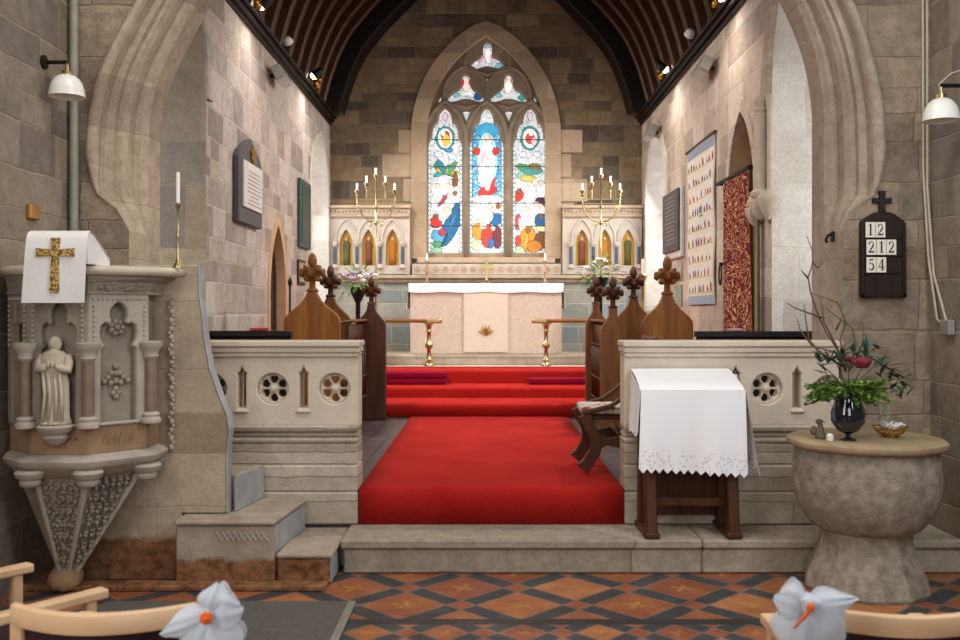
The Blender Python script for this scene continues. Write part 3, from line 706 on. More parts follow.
# --- roof: boarded barrel vault on closely spaced arched ribs
RP = [(-2.56,4.62),(-2.50,4.85),(-2.37,5.31),(-2.18,5.76),(-1.97,6.07),(-1.66,6.42),(-1.42,6.66),(-1.05,7.02),(-.6,7.38),(0,7.72)]
RP = catmull(RP, 3); RP = RP+[(-a, b_) for a, b_ in RP[-2::-1]]
RPR = [(a, b_) for a, b_ in RP if b_ > 4.77]
rf = MB().loft([[(a*1.06, y, 4.62+(b_-4.62)*1.05) for a, b_ in RP] for y in (YA1-.02, YE+.1)], closed=False)
ceil = struct(rf.build('ceiling', M_roof))
k = 0
for y in np.arange(7.25, 14.6, .50):
    r = MB().loft([[(a*s_, yy, 4.62+(b_-4.62)*(1+(s_-1)*.8)) for a, b_ in RPR] for s_, yy in ((1.055, y-.055), (.992, y-.055), (.982, y-.035), (.982, y+.035), (.992, y+.055), (1.055, y+.055))], closed=False)
    struct(r.build('ceiling_rib', M_rib, ceil))
r = MB().loft([[(a*s_, yy, 4.62+(b_-4.62)*(1+(s_-1)*.8)) for a, b_ in RPR] for s_, yy in ((1.055, 14.7), (.93, 14.7), (.92, 14.75), (.92, YE-.02))], closed=False)
struct(r.build('ceiling_rib', M_roof, ceil))
for sg, nm in ((-1, 'trim_18'), (1, 'trim_19')):
    c = MB()
    for x0, z0, z1 in ((.04, 4.68, 4.73), (.08, 4.73, 4.79), (.12, 4.79, 4.83)):
        c.box(*sorted((sg*HW, sg*(HW-x0))), YA1+.05, YE-.02, z0, z1)
    struct(c.build(nm, M_roof, bevel=.012))
# --- stone ledge and dado below the reredos, corbelled shaft beside the south arch
struct(MB().box(-2.52, 2.52, YE-.14, YE+.02, 2.19, 2.25).box(-2.52, 2.52, YE-.09, YE+.02, 2.13, 2.19).build('trim_22', M_trim, bevel=.01))
M_dado = ashlar('grey_green_dado_stone', ['#9b9c94', '#a7a59a', '#8c9290', '#aeaaa0', '#97a0a0'], .24, (.4, .6), '#bdb7aa', .007, dirt=.2, bmp=.008)
struct(MB().box(-2.52, 2.52, YE-.04, YE+.02, .85, 2.13).build('trim_23', M_dado))
sh = MB()
for (x, y, r) in ((2.47, 8.38, .05), (2.50, 8.54, .04), (2.51, 8.66, .03), (2.52, 8.28, .028)):
    sh.tube([(x, y, 2.72), (x, y, 3.50)], r, 12)
    sh.lathe([(r, 3.44), (r*1.25, 3.46), (r*1.05, 3.49), (r*1.45, 3.54), (r*1.3, 3.58)], (x, y, 0), 12)
sh.lathe([(.02, 2.48), (.06, 2.52), (.085, 2.58), (.10, 2.64), (.07, 2.66), (.095, 2.69), (.10, 2.72), (.065, 2.75)], (2.47, 8.38, 0), 28, fn=lambda a, i, r_, z: 1+(.10*math.sin(a*7) if i < 4 else 0))
sh.lathe([(.02, 2.44), (.06, 2.48), (.085, 2.55), (.095, 2.60), (.065, 2.62), (.085, 2.66), (.06, 2.72)], (2.49, 8.60, 0), 28, fn=lambda a, i, r_, z: 1+(.10*math.sin(a*7) if i < 4 else 0))
sh.lathe([(.02, 2.47), (.05, 2.52), (.09, 2.60), (.10, 2.66), (.06, 2.72)], (2.50, 8.27, 0), 12)
struct(sh.build('trim_24', plain('pale_shaft_stone', '#c4b5a3', .85, var=.12, scale=9, bmp=.005, spec=.2), smooth=.5))
# ------------------------------------------------------------------ large furnishings
# red carpet up the chancel and over the sanctuary steps
def carpet(name, prof, x0, x1, th, parent=None):
    """runner following a stepped (y, z) profile"""
    n = len(prof); lo, hi = [], []
    for i, (y, z) in enumerate(prof):
        hi.append((y, z))
    rings = []
    xs = np.linspace(x0, x1, 13)
    for x in xs: rings.append([(x, y, z) for y, z in hi])
    mb = MB(); vs = [p for r in rings for p in r]; m_ = len(hi)
    mb.add(vs, [(i*m_+j, (i+1)*m_+j, (i+1)*m_+j+1, i*m_+j+1) for i in range(len(xs)-1) for j in range(m_-1)])
    o = mb.build(name, M_red, parent, smooth=.9)
    sd = o.modifiers.new('thickness', 'SOLIDIFY'); sd.thickness = th; sd.offset = -1 if False else 1
    return o
def rnd(y, z, r=.025, n=5):   # rounded nosing, riser up then tread back
    return [(y+r-r*math.cos(PI/2*i/n), z-r+r*math.sin(PI/2*i/n)) for i in range(n+1)]
pr = [(6.285, .225)]+rnd(6.285, .452, .05)+[(8.5, .452), (10.60, .452)]
tag(carpet('carpet', pr, -.855, .925, .012), 'wide bright red carpet laid along the chancel floor up to the sanctuary steps', 'carpet')
pr = [(10.615, .455)]+rnd(10.615, .594)+[(11.415, .594)]+rnd(11.415, .712)+[(12.185, .712)]+rnd(12.185, .880)+[(12.98, .880)]
tag(carpet('stair_carpet', pr, -2.3, 2.3, .012), 'red carpet covering the three sanctuary steps before the altar rail', 'carpet')

# low stone screens either side of the chancel entry
def screen(name, label, x0, x1, circles, slots, end):
    t = thing(name, label, 'low wall', ((x0+x1)/2, 6.4, .22))
    y = 6.29
    hs = [circ(cx, 1.13, .105, 20) for cx in circles]
    for sx_ in slots:
        hs.append([(sx_-.027, 1.00), (sx_-.027, 1.225), (sx_-.032, 1.235), (sx_-.018, 1.245), (sx_, 1.28), (sx_+.018, 1.245), (sx_+.032, 1.235), (sx_+.027, 1.225), (sx_+.027, 1.00)])
    MB().plate(rect(x0, x1, .88, 1.36), hs, y+.02, y+.20, lambda a, b_, d: (a, d, b_), bevel=.008).build('panel', M_scr, t)
    cp = MB().box(x0-.012, x1+.012, y-.03, y+.25, 1.415, 1.455).box(x0-.006, x1+.006, y-.012, y+.23, 1.375, 1.415).box(x0, x1, y+.0, y+.21, 1.345, 1.375)
    cp.build('coping', M_scr, t, bevel=.008)
    bs = MB().box(x0, x1, y+.005, y+.21, .84, .885).box(x0, x1, y+.03, y+.2, .80, .84).box(x0, x1, y-.01, y+.22, .765, .80).box(x0, x1, y-.005, y+.22, .62, .765)
    bs.box(x0, x1, y-.02, y+.23, .44, .62).box(x0, x1, y-.03, y+.24, .222, .44)
    bs.build('plinth', M_scrp, t, bevel=.012)
    for cx in circles:
        h6 = [circ(cx+.064*math.cos(PI/2+i*PI/3), 1.13+.064*math.sin(PI/2+i*PI/3), .0295, 10) for i in range(6)]
        r = MB().plate(circ(cx, 1.13, .107, 24), h6, y+.06, y+.12, lambda a, b_, d: (a, d, b_), bevel=.008).build('pierced_roundel', M_scr, t)
        MB().ell((cx, y+.055, 1.13), (.026, .02, .026)).build('boss', M_scr, r, smooth=True)
    for sx_ in slots:
        MB().box(sx_-.05, sx_+.05, y+.0, y+.06, .965, .992).build('slot_sill', M_scr, t, bevel=.012)
    return t
screen('chancel_screen', 'low cream stone screen with pierced roundels beside the pulpit steps', -2.39, -.862, [-1.862, -1.444, -1.026], [-1.653, -1.235], 1)
screen('chancel_screen', 'low cream stone screen with pierced roundels behind the draped desk and font', .932, 2.39, [1.065+.42, 1.903, 2.315], [1.69, 2.105], -1)

# --- pulpit
t = thing('pulpit', 'grey carved stone pulpit with niche statue on a tapering leafy corbel', 'pulpit', (-2.45, 5.55, 0))
P1, P2, P3 = Vector((-2.575, 5.24)), Vector((-2.235, 5.24)), Vector((-1.985, 5.50))
P0 = Vector((-2.78, 5.42)); P4 = Vector((-1.985, 5.715))
def offs(d):
    s_ = d*.414
    return [(P0.x, P0.y-d*1.41), (P1.x-s_, P1.y-d), (P2.x+s_, P2.y-d), (P3.x+d, P3.y-s_), (P4.x+d, P4.y), (-2.78, P4.y)]
def slab_ring(d, z, e=0): return [(a+(e if i in (3, 4) else 0), b_, z) for i, (a, b_) in enumerate(offs(d))]
cn = MB().loft([slab_ring(-.02, 1.745), slab_ring(.012, 1.752), slab_ring(.012, 1.765), slab_ring(.0, 1.772), slab_ring(.008, 1.82, .02), slab_ring(.025, 1.848, .06), slab_ring(.02, 1.857, .06)])
cn.build('carved_cornice', M_pul, t)
cn = MB().loft([slab_ring(.03, 1.857, .09), slab_ring(.052, 1.866, .09), slab_ring(.062, 1.884, .09), slab_ring(.055, 1.904, .09), slab_ring(.035, 1.912, .09)])
cn.build('cornice_roll', M_stat, t, smooth=True)
MB().loft([slab_ring(-.06, 1.0), slab_ring(-.06, 1.76)]).build('body', M_pul, t)
MB().loft([slab_ring(-.03, .84), slab_ring(-.02, .85), slab_ring(-.02, 1.0), slab_ring(-.05, 1.01)]).build('inscription_band', M_pulb, t)
bm_ = MB().loft([slab_ring(-.06, .70), slab_ring(-.02, .74), slab_ring(.01, .765), slab_ring(.035, .785), slab_ring(.04, .81), slab_ring(.02, .83), slab_ring(-.02, .845)])
bm_.build('base_moulding', M_pul2, t, smooth=.9)
def facet(A, B):
    u = (B-A); L = u.length; u.normalize(); nrm = Vector((u.y, -u.x))
    return L, (lambda a, b_, d: (A.x+u.x*a-nrm.x*d, A.y+u.y*a-nrm.y*d, b_))
def niche_head(L, m_, zs, za):   # trefoil headed opening
    H = [(1, 1.02), (1, 1.435), (.80, 1.455), (.98, 1.49), (1.06, 1.53), (.98, 1.57), (.74, 1.59), (.50, 1.58), (.40, 1.595), (.50, 1.625), (.48, 1.66), (.28, 1.69)]
    w_ = L/2-m_; A = [(L/2-w_*a, b_) for a, b_ in H]
    return A+[(L/2, 1.708)]+[(L-a, b_) for a, b_ in A[::-1]]
for k, (A, B) in enumerate(((P1, P2), (P2, P3), (P0, P1))):
    L, fn = facet(A, B)
    mg = .075 if k < 2 else .06
    MB().plate(rect(0, L, 1.0, 1.76), [niche_head(L, mg, 1.42, 1.70)], -.0, .05, fn, bevel=.008).build('facet_panel', M_pul2 if k == 1 else M_pul, t)
    for pts in ([(xx, 1.725) for xx in np.arange(.03, L-.02, .028)], [(.032, zz) for zz in np.arange(1.46, 1.71, .028)], [(L-.032, zz) for zz in np.arange(1.46, 1.71, .028)]):
        dots = MB()
        for xx, zz in pts: dots.ell(fn(xx, zz, -.004), (.009, .009, .009), 6, 4)
        dots.build('dogtooth_border', M_pul2, t)
# rosette and leafy cross on the plain facet
L, fn = facet(P2, P3)
ro = MB()
for i in range(7):
    a = 2*PI*i/7; ro.ell(fn(L/2+.034*math.cos(a), 1.56+.034*math.sin(a), .035), (.017, .017, .017), 8, 6)
ro.ell(fn(L/2, 1.56, .03), .02, 8, 6); ro.build('carved_rosette', M_pul, t, smooth=True)
cr = MB()
for dx, dz in ((0,.085),(0,.045),(0,0),(0,-.045),(0,-.09),(-.045,.02),(.045,.02),(-.07,.0),(.07,.0),(-.025,.045),(.025,.045),(-.03,-.01),(.03,-.01),(-.015,-.07),(.015,-.07)):
    cr.ell(fn(L/2+dx, 1.25+dz, .048), (.019, .016, .019), 8, 6)
cr.build('carved_cross', M_pul, t, smooth=True)
# carved leaf scatter on the cornice frieze and the lower band
for (A, B) in ((P1, P2), (P2, P3)):
    L, fn = facet(A, B); r = random.Random(3); fr = MB(); lo = MB()
    for i in range(34):
        fr.ell(fn(r.uniform(.02, L-.02), r.uniform(1.775, 1.835), -.008), (.018, .012, .010), 7, 5)
    fr.build('frieze_leaves', M_pul, t, smooth=True)
    xx = .09
    while xx < L-.09:     # worn raised letters, no longer legible
        h_ = r.choice((.05, .06, .055)); lo.box(*sorted((xx, xx+.006)), 0, 1, 0, 1) if False else None
        q0 = [(xx, .90), (xx+.012, .90+h_), (xx+.02, .90+h_), (xx+.016, .90)]
        lo.prism(q0, .012, .024, fn); lo.prism([(xx, .93), (xx+.024, .945), (xx+.024, .935), (xx, .92)], .012, .024, fn)
        xx += .032
    lo.build('raised_lettering', M_pulb, t)
# corner shafts with capitals and bases
for p in (P1, P2, P3):
    out = (p-Vector((-2.395, 5.65))).normalized(); c = (p.x+out.x*.012, p.y+out.y*.012, 0)
    s_ = MB().lathe([(.034, 1.03), (.034, 1.40)], c, 14).build('shaft', M_pink, t, smooth=.8)
    MB().lathe([(.034, 1.375), (.046, 1.39), (.04, 1.405), (.048, 1.43), (.066, 1.45), (.066, 1.475), (.05, 1.48)], c, 14).build('capital', M_pul2, s_, smooth=.8)
    MB().lathe([(.058, 1.0), (.06, 1.02), (.048, 1.035), (.052, 1.05), (.038, 1.065)], c, 14).build('shaft_base', M_pul2, s_, smooth=.8)
    MB().lathe([(.02, .66), (.05, .67), (.06, .69), (.055, .705), (.075, .72), (.085, .745), (.075, .76)], (c[0]+out.x*-.03, c[1]+out.y*-.03, 0), 14).build('corbel', M_pul2, t, smooth=.8)
# tapering leafy base
tip = Vector((-2.49, 5.52))
def tap(f, d=0.0): return [(tip.x+(a-tip.x)*f, tip.y+(b_-tip.y)*f) for a, b_ in offs(-.05+d)]
MB().loft([[(a, b_, z) for a, b_ in tap(f)] for f, z in ((.12, .10), (.2, .16), (1.0, .76))]).build('tapering_base', M_pul, t)
lv = MB(); r = random.Random(11)
for fi in (1, 2):
    for k in range(26 if fi == 2 else 24):
        pass
for i0 in (1, 2):
    rib = MB()
for i0 in (1, 2):
    a0, a1 = offs(-.05)[i0], offs(-.05)[i0+1]
    for row in range(7):
        z = .22+row*.075; f = .2+.8*(z-.16)/.6; n = 1+row//2
        for k in range(n+1):
            s_ = (k+.5)/(n+1); px_, py_ = a0[0]+(a1[0]-a0[0])*(.12+.76*s_), a0[1]+(a1[1]-a0[1])*(.12+.76*s_)
            c = (tip.x+(px_-tip.x)*f, tip.y+(py_-tip.y)*f, z)
            for q_ in range(6):
                an = 6.28*q_/6+r.uniform(-.3, .3); rr_ = .024+.006*(q_ % 2)
                lv.ell((c[0]+rr_*math.cos(an), c[1]-.004, c[2]+rr_*math.sin(an)), (.017, .016, .012), 7, 5, Matrix.Rotation(-an, 3, 'Y'))
lv.build('leaf_carving', M_pul, t, smooth=True)
for i0 in (1, 2, 3):
    a0 = offs(-.045)[i0]
    MB().tube([(tip.x+(a0[0]-tip.x)*f, tip.y+(a0[1]-tip.y)*f, z) for f, z in ((.16, .12), (1.0, .74))], [.014, .02], 6).build('corner_rib', M_pul2, t)
MB().lathe([(.02, .0), (.075, .02), (.10, .06), (.09, .11), (.05, .15)], (tip.x, tip.y, 0), 14, fn=lambda a, i, r_, z: 1+.12*math.sin(a*5+i*2)).build('foliate_boss', M_pulb, t, smooth=True)
M_nich = plain('shadowed_niche_moulding_stone', '#978c7e', .9, var=.15)
# statue bracket
bc = ((P1.x+P2.x)/2-.005, P1.y-.05)
MB().lathe([(.015, .90), (.05, .92), (.07, .95), (.062, .965), (.09, .985), (.10, 1.01), (.09, 1.02)], (bc[0], bc[1]+.03, 0), 16, fn=lambda a, i, r_, z: 1+(.08*math.sin(a*6) if i < 3 else 0)).build('statue_bracket', M_pul2, t, smooth=.8)

# carved stone figure standing on the bracket
def figure(x, y, z0, H):
    mb = MB(); N = 24; rings = []
    body = [(0,.165,.13),(.02,.17,.135),(.08,.145,.115),(.2,.135,.105),(.35,.14,.10),(.48,.15,.105),(.58,.135,.10),(.66,.15,.105),(.74,.165,.105),(.80,.16,.095),(.835,.11,.08),(.855,.055,.055),(.875,.046,.05)]
    for h, rx, ry in body:
        ring = []
        for k in range(N):
            a = 2*PI*k/N
            f = 1+(.09*math.sin(a*7+h*5)+.05*math.sin(a*12+h*9))*max(0, (1-h*1.25))
            ring.append((x+rx*H*f*math.cos(a)+.015*H*math.sin(h*6), y+ry*H*f*math.sin(a), z0+h*H))
        rings.append(ring)
    mb.loft(rings)
    hx = x+.015*H*math.sin(5.4)
    mb.ell((hx, y-.01*H, z0+.935*H), (.058*H, .068*H, .078*H), 14, 10)           # head
    mb.ell((hx, y+.012*H, z0+.925*H), (.075*H, .07*H, .09*H), 12, 8)              # hair / veil
    mb.ell((hx, y-.078*H, z0+.928*H), (.011*H, .014*H, .018*H), 6, 5)             # nose
    for s_ in (-1, 1):
        mb.ell((hx+s_*.025*H, y-.068*H, z0+.945*H), (.012*H, .008*H, .007*H), 6, 4)
        sh_ = (x+s_*.14*H, y, z0+.79*H); el = (x+s_*.165*H, y-.05*H, z0+.63*H); wr = (x+s_*.05*H, y-.125*H, z0+.675*H)
        mb.tube([sh_, ((sh_[0]+el[0])/2+s_*.012*H, y-.03*H, z0+.71*H), el, ((el[0]+wr[0])/2, y-.10*H, z0+.65*H), wr], [.05*H, .052*H, .055*H, .048*H, .034*H], 10)
        mb.ell((x+s_*.022*H, y-.135*H, z0+.695*H), (.02*H, .018*H, .04*H), 8, 6)   # joined hands
        mb.ell((x+s_*.06*H, y-.12*H, z0+.02*H), (.035*H, .06*H, .02*H), 8, 5)      # feet
    # mantle folds falling from the arm
    for k, xx in enumerate((-.10, -.04, .03, .09)):
        mb.tube([(x+xx*H, y-.10*H, z0+.60*H), (x+(xx+.03)*H, y-.115*H, z0+.35*H), (x+(xx*1.2+.02)*H, y-.12*H, z0+.05*H)], [.016*H, .022*H, .02*H], 6)
    return mb
st = figure(bc[0], bc[1]+.035, 1.022, .485).build('niche_statue', M_stat, None, smooth=True)
tag(st, 'small pale stone robed figure with joined hands on the pulpit bracket', 'statue')

# tan stone wall carrying the pulpit, with its wavy edge
pf = [(-2.60, .0), (-1.875, 0), (-1.875, .41), (-1.60, .41), (-1.60, .80), (-1.585, .93), (-1.60, 1.02), (-1.645, 1.13), (-1.705, 1.30), (-1.74, 1.50), (-1.75, 1.62), (-1.77, 1.75), (-1.775, 1.94), (-1.86, 1.94), (-2.60, 1.94)]
t = thing('pulpit_stair_wall', 'banded tan stone wall with wavy edge joining the pulpit to its steps', 'wall panel', (-1.8, 5.8, 0))
pf2 = [p for p in pf]
MB().prism(pf2, 5.75, 5.84, lambda a, b_, d: (a, d, b_)).build('panel', M_slab, t, bevel=.006)
MB().loft([[(a*1.0+dx, y_, b_) for a, b_ in pf[3:13]] for dx, y_ in ((.002, 5.744), (.008, 5.755), (.008, 5.84), (.002, 5.845))], closed=False).build('daylight_tinted_edge', M_blue, t)  # wall edge tinted blue-grey for the daylight falling on it
cs = MB()
for z in np.arange(.82, 1.74, .052):
    cs.ell((-1.935, 5.742, z), (.017, .016, .02), 8, 6); cs.ell((-1.935+.012*(-1 if int(z*100) % 2 else 1), 5.738, z+.026), (.011, .012, .012), 7, 5)
cs.build('carved_strip', M_pul2, t, smooth=True)

# pulpit steps
t = thing('pulpit_steps', 'worn stone steps climbing beside the pulpit wall', 'steps', (-1.4, 6.0, 0))
s1 = MB().box(-1.262, -.945, 5.63, 6.04, 0, .165).box(-1.262, -.925, 5.605, 6.04, .165, .20); s1.build('bottom_step', M_stair, t, bevel=.012)
s2 = MB().prism([(-1.865, 5.60), (-1.275, 5.60), (-1.215, 6.25), (-1.865, 6.25)], 0, .37, lambda a, b_, d: (a, b_, d)).prism([(-1.865, 5.575), (-1.262, 5.575), (-1.20, 6.25), (-1.865, 6.25)], .37, .405, lambda a, b_, d: (a, b_, d)); s2.build('middle_step', M_stair, t, bevel=.012)
s3 = MB().prism([(-1.86, 5.90), (-1.578, 5.90), (-1.565, 5.80), (-1.49, 6.25), (-1.86, 6.25)], .405, .63, lambda a, b_, d: (a, b_, d)); s3.build('top_step', M_stair, t, bevel=.01)
lt = MB()
for i in range(9):
    for s_ in (-1, 1):
        x0 = -1.60+i*.034
        lt.tube([(x0-s_*.02, 5.596, .275), (x0+s_*.02, 5.596, .335)], .005, 4)
lt.build('lattice_carving', M_pul2, t)
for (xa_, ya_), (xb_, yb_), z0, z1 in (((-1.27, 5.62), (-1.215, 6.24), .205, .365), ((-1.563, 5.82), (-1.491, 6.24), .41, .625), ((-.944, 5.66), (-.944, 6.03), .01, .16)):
    MB().prism([(xa_-.004, ya_), (xa_+.005, ya_), (xb_+.005, yb_), (xb_-.004, yb_)], z0, z1, lambda a, b_, d: (a, b_, d)).build('daylight_tinted_riser', M_blue, t)  # riser faces carry the cool daylight in their colour
# little stone kerb at the foot of the pulpit
struct(MB().box(-2.78, -.95, 5.50, 5.62, 0, .035).build('trim_25', M_slab, bevel=.008))

# --- font
t = thing('baptismal_font', 'large round weathered granite font with flaring foot', 'font', (2.27, 5.58, 0))
fo = MB().lathe([(.02, .37), (.27, .36), (.31, .38), (.35, .43), (.39, .50), (.412, .58), (.42, .66), (.416, .74), (.41, .83), (.40, .845), (.33, .845)], (2.27, 5.58, 0), 48, fn=lambda a, i, r_, z: 1+.006*math.sin(a*5+i)+.004*math.sin(a*11))
fo.build('bowl', M_font, t, smooth=.8)
MB().lathe([(.35, 0), (.36, .02), (.345, .10), (.30, .20), (.275, .26), (.265, .32), (.27, .37), (.22, .375)], (2.27, 5.58, 0), 10, fn=lambda a, i, r_, z: 1).build('pedestal', M_font, t, smooth=.3)
ld = MB().lathe([(.425, .848), (.445, .855), (.455, .872), (.452, .892), (.43, .902), (.02, .905)], (2.27, 5.58, 0), 48, fn=lambda a, i, r_, z: 1+(.012*math.sin(a*9+1)+.008*math.sin(a*4) if i < 4 else 0))
ld.build('lid', M_lid, t, smooth=.8)

# --- altar
t = thing('altar', 'altar hung with a cream damask frontal and gold emblem', 'altar', (0, 14.35, 1.014))
MB().box(-1.12, 1.12, 14.02, 14.72, 1.016, 2.055).build('altar_table', M_cream, t)
fr = MB()
def sheet(x0, x1, y, z0, z1, wav=.008, nx=40, ph=0, k=24):
    r_ = []
    for zz in np.linspace(z1, z0, 8):
        f = (z1-zz)/(z1-z0)
        r_.append([(x, y-wav*f*(.5+.5*math.sin(x*k+ph)), zz) for x in np.linspace(x0, x1, nx)])
    return r_
o = MB().loft(sheet(-1.135, 1.135, 14.0, 1.025, 2.07), closed=False).build('frontal', M_cream, t, smooth=True)
o = MB().loft(sheet(-.335, .335, 13.985, 1.05, 2.02, .006, 20, 1, 14), closed=False).build('frontal_centre', M_cream2, t, smooth=True)
e = MB()
for a in (-1.0, -.62, -.3, 0, .3, .62, 1.0):
    b0 = (0, 13.972, 1.30); l = .17 if abs(a) < .5 else .13
    e.tube([b0, (l*.5*math.sin(a), 13.972, 1.30+l*.55*math.cos(a)), (l*math.sin(a*1.15), 13.972, 1.30+l*math.cos(a))], [.006, .014, .003], 6)
e.build('gold_emblem', M_gilt, t, smooth=True)
for xx in (-.335, .335):
    MB().box(xx-.006, xx+.006, 13.978, 13.985, 1.06, 2.0).build('gold_braid', M_cream, t)
# white linen over the altar top with ends hanging down
lc = MB(); prof = [(13.975, 1.955), (13.975, 2.07), (13.99, 2.082), (14.4, 2.084), (14.74, 2.082)]
xs = [-1.2, -1.19, -1.16, -1.15, -1.0, -.6, -.2, .2, .6, 1.0, 1.15, 1.16, 1.19, 1.2]
rings = []
for x in np.linspace(-1.16, 1.16, 30):
    rings.append([(x, y-.004*math.sin(x*31), z-(.018 if i == 0 else 0)*abs(math.sin(x*5))) for i, (y, z) in enumerate(prof)])
lc.loft(rings, closed=False)
for sg in (-1, 1):
    rows = []
    for zz in (2.08, 2.02, 1.9, 1.78, 1.70):
        f = (2.08-zz)/.38
        rows.append([(sg*(1.16+.03*f+.012*math.sin(y*22)*f), y, zz) for y in np.linspace(13.98, 14.74, 14)])
    lc.loft(rows, closed=False)
o = lc.build('altar_cloth', M_white, smooth=True); tag(o, 'white linen cloth lying along the altar top with hanging ends', 'cloth')

# altar ornaments
def candlestick(name, label, x, y, z, hs, hc, mat=M_brass, r=.05, group=None, cr_=.017):
    t = thing(name, label, 'candlestick', (x, y, z), 0, group)
    MB().lathe([(r, z), (r, z+.012), (r*.6, z+.03), (r*.3, z+.06), (r*.36, z+.08), (r*.24, z+.10), (r*.22, z+hs*.45), (r*.4, z+hs*.5), (r*.22, z+hs*.55), (r*.22, z+hs*.9), (r*.5, z+hs*.94), (r*.62, z+hs*.98), (r*.3, z+hs)], (x, y, 0), 14).build('stem', mat, t, smooth=.8)
    MB().lathe([(cr_, z+hs), (cr_, z+hs+hc), (cr_*.3, z+hs+hc+.006)], (x, y, 0), 12).build('candle', M_cand, t, smooth=.8)
    return t
M_bronze = plain('pinkish_bronze', '#a98468', .4, .7, var=.15)
candlestick('altar_candlestick', 'slim bronze candlestick on the north end of the altar', X(427, 14.55), 14.55, 2.09, .36, .11, M_bronze, .06)
candlestick('altar_candlestick', 'slim bronze candlestick on the south end of the altar', X(545, 14.55), 14.55, 2.09, .36, .11, M_bronze, .06)
t = thing('altar_cross', 'small brass cross standing on the middle of the altar', 'cross', (0, 14.6, 2.09))
MB().lathe([(.075, 2.09), (.075, 2.105), (.05, 2.12), (.03, 2.15), (.015, 2.19)], (0.01, 14.6, 0), 14).build('base', M_brass, t, smooth=.8)
MB().plate([(a*.14+.01, 2.36+b_*.14) for a, b_ in ((-.16,-1.3),(-.12,-.2),(-.7,-.28),(-.7,.28),(-.12,.2),(-.2,.95),(.2,.95),(.12,.2),(.7,.28),(.7,-.28),(.12,-.2),(.16,-1.3))], [], 14.585, 14.61, lambda a, b_, d: (a, d, b_), bevel=.004).build('cross_arms', M_brass, t)

# --- communion rails
def rail(label, x0, x1, px):
    t = thing('communion_rail', label, 'altar rail', ((x0+x1)/2, 13.1, .892))
    MB().box(x0, x1, 13.03, 13.17, 1.50, 1.55).build('rail', M_oak, t, bevel=.02, seg=2)
    e = x1 if abs(x1) < abs(x0) else x0
    MB().box(*sorted((e, e+(.22 if e == x0 else -.22))), 13.02, 13.18, 1.49, 1.555).build('rail_end', M_brass, t, bevel=.02, seg=2)
    ps = [px, px*1.45+(.5 if px > 0 else -.5)]
    for p in ps:
        MB().lathe([(.075, .894), (.075, .905), (.06, .93), (.035, .95), (.05, .98), (.03, 1.0), (.03, 1.13), (.05, 1.15), (.058, 1.18), (.05, 1.21), (.03, 1.23), (.028, 1.36), (.042, 1.38), (.03, 1.40), (.045, 1.46), (.075, 1.49), (.09, 1.50)], (p, 13.1, 0), 16).build('post', M_brass, t, smooth=.8)
    return t
rail('wood topped communion rail on brass posts at the flower side near the pulpit', -2.45, -.62, -.80)
rail('wood topped communion rail on brass posts behind the chair with tapestry seat', .64, 2.45, .843)
# kneelers
def kneel(label, x0, x1, z, y=12.02, grp=None):
    t = MB().box(x0, x1, y-.12, y+.12, z, z+.075).build('kneeler', M_kneel, None, bevel=.02, seg=2, smooth=.6)
    tag(t, label, 'kneeler', grp)
kneel('lower plum red velvet kneeler of the stacked two', -1.45, -.51, .727)
kneel('upper plum red velvet kneeler on top of the stacked two', -1.45, -.50, .805)
kneel('single plum red velvet kneeler on the sanctuary step below the rail', .54, 1.45, .727)

# slim bottle standing in the slot of the screen above the draped desk
t = thing('glass_bottle', 'slim brown bottle with white label standing in the screen slot by the draped desk', 'bottle', (1.69, 6.35, .992))
MB().lathe([(.019, 1.001), (.02, 1.232), (.009, 1.246), (.009, 1.258), (.011, 1.258), (.011, 1.268)], (1.69, 6.34, 0), 16).build('bottle', plain('brown_bottle_glass', '#4a2f1a', .15, var=.05), t, smooth=.8)
MB().lathe([(.0205, 1.165), (.0205, 1.228)], (1.69, 6.34, 0), 16).build('bottle_label', M_white, t, smooth=.8)
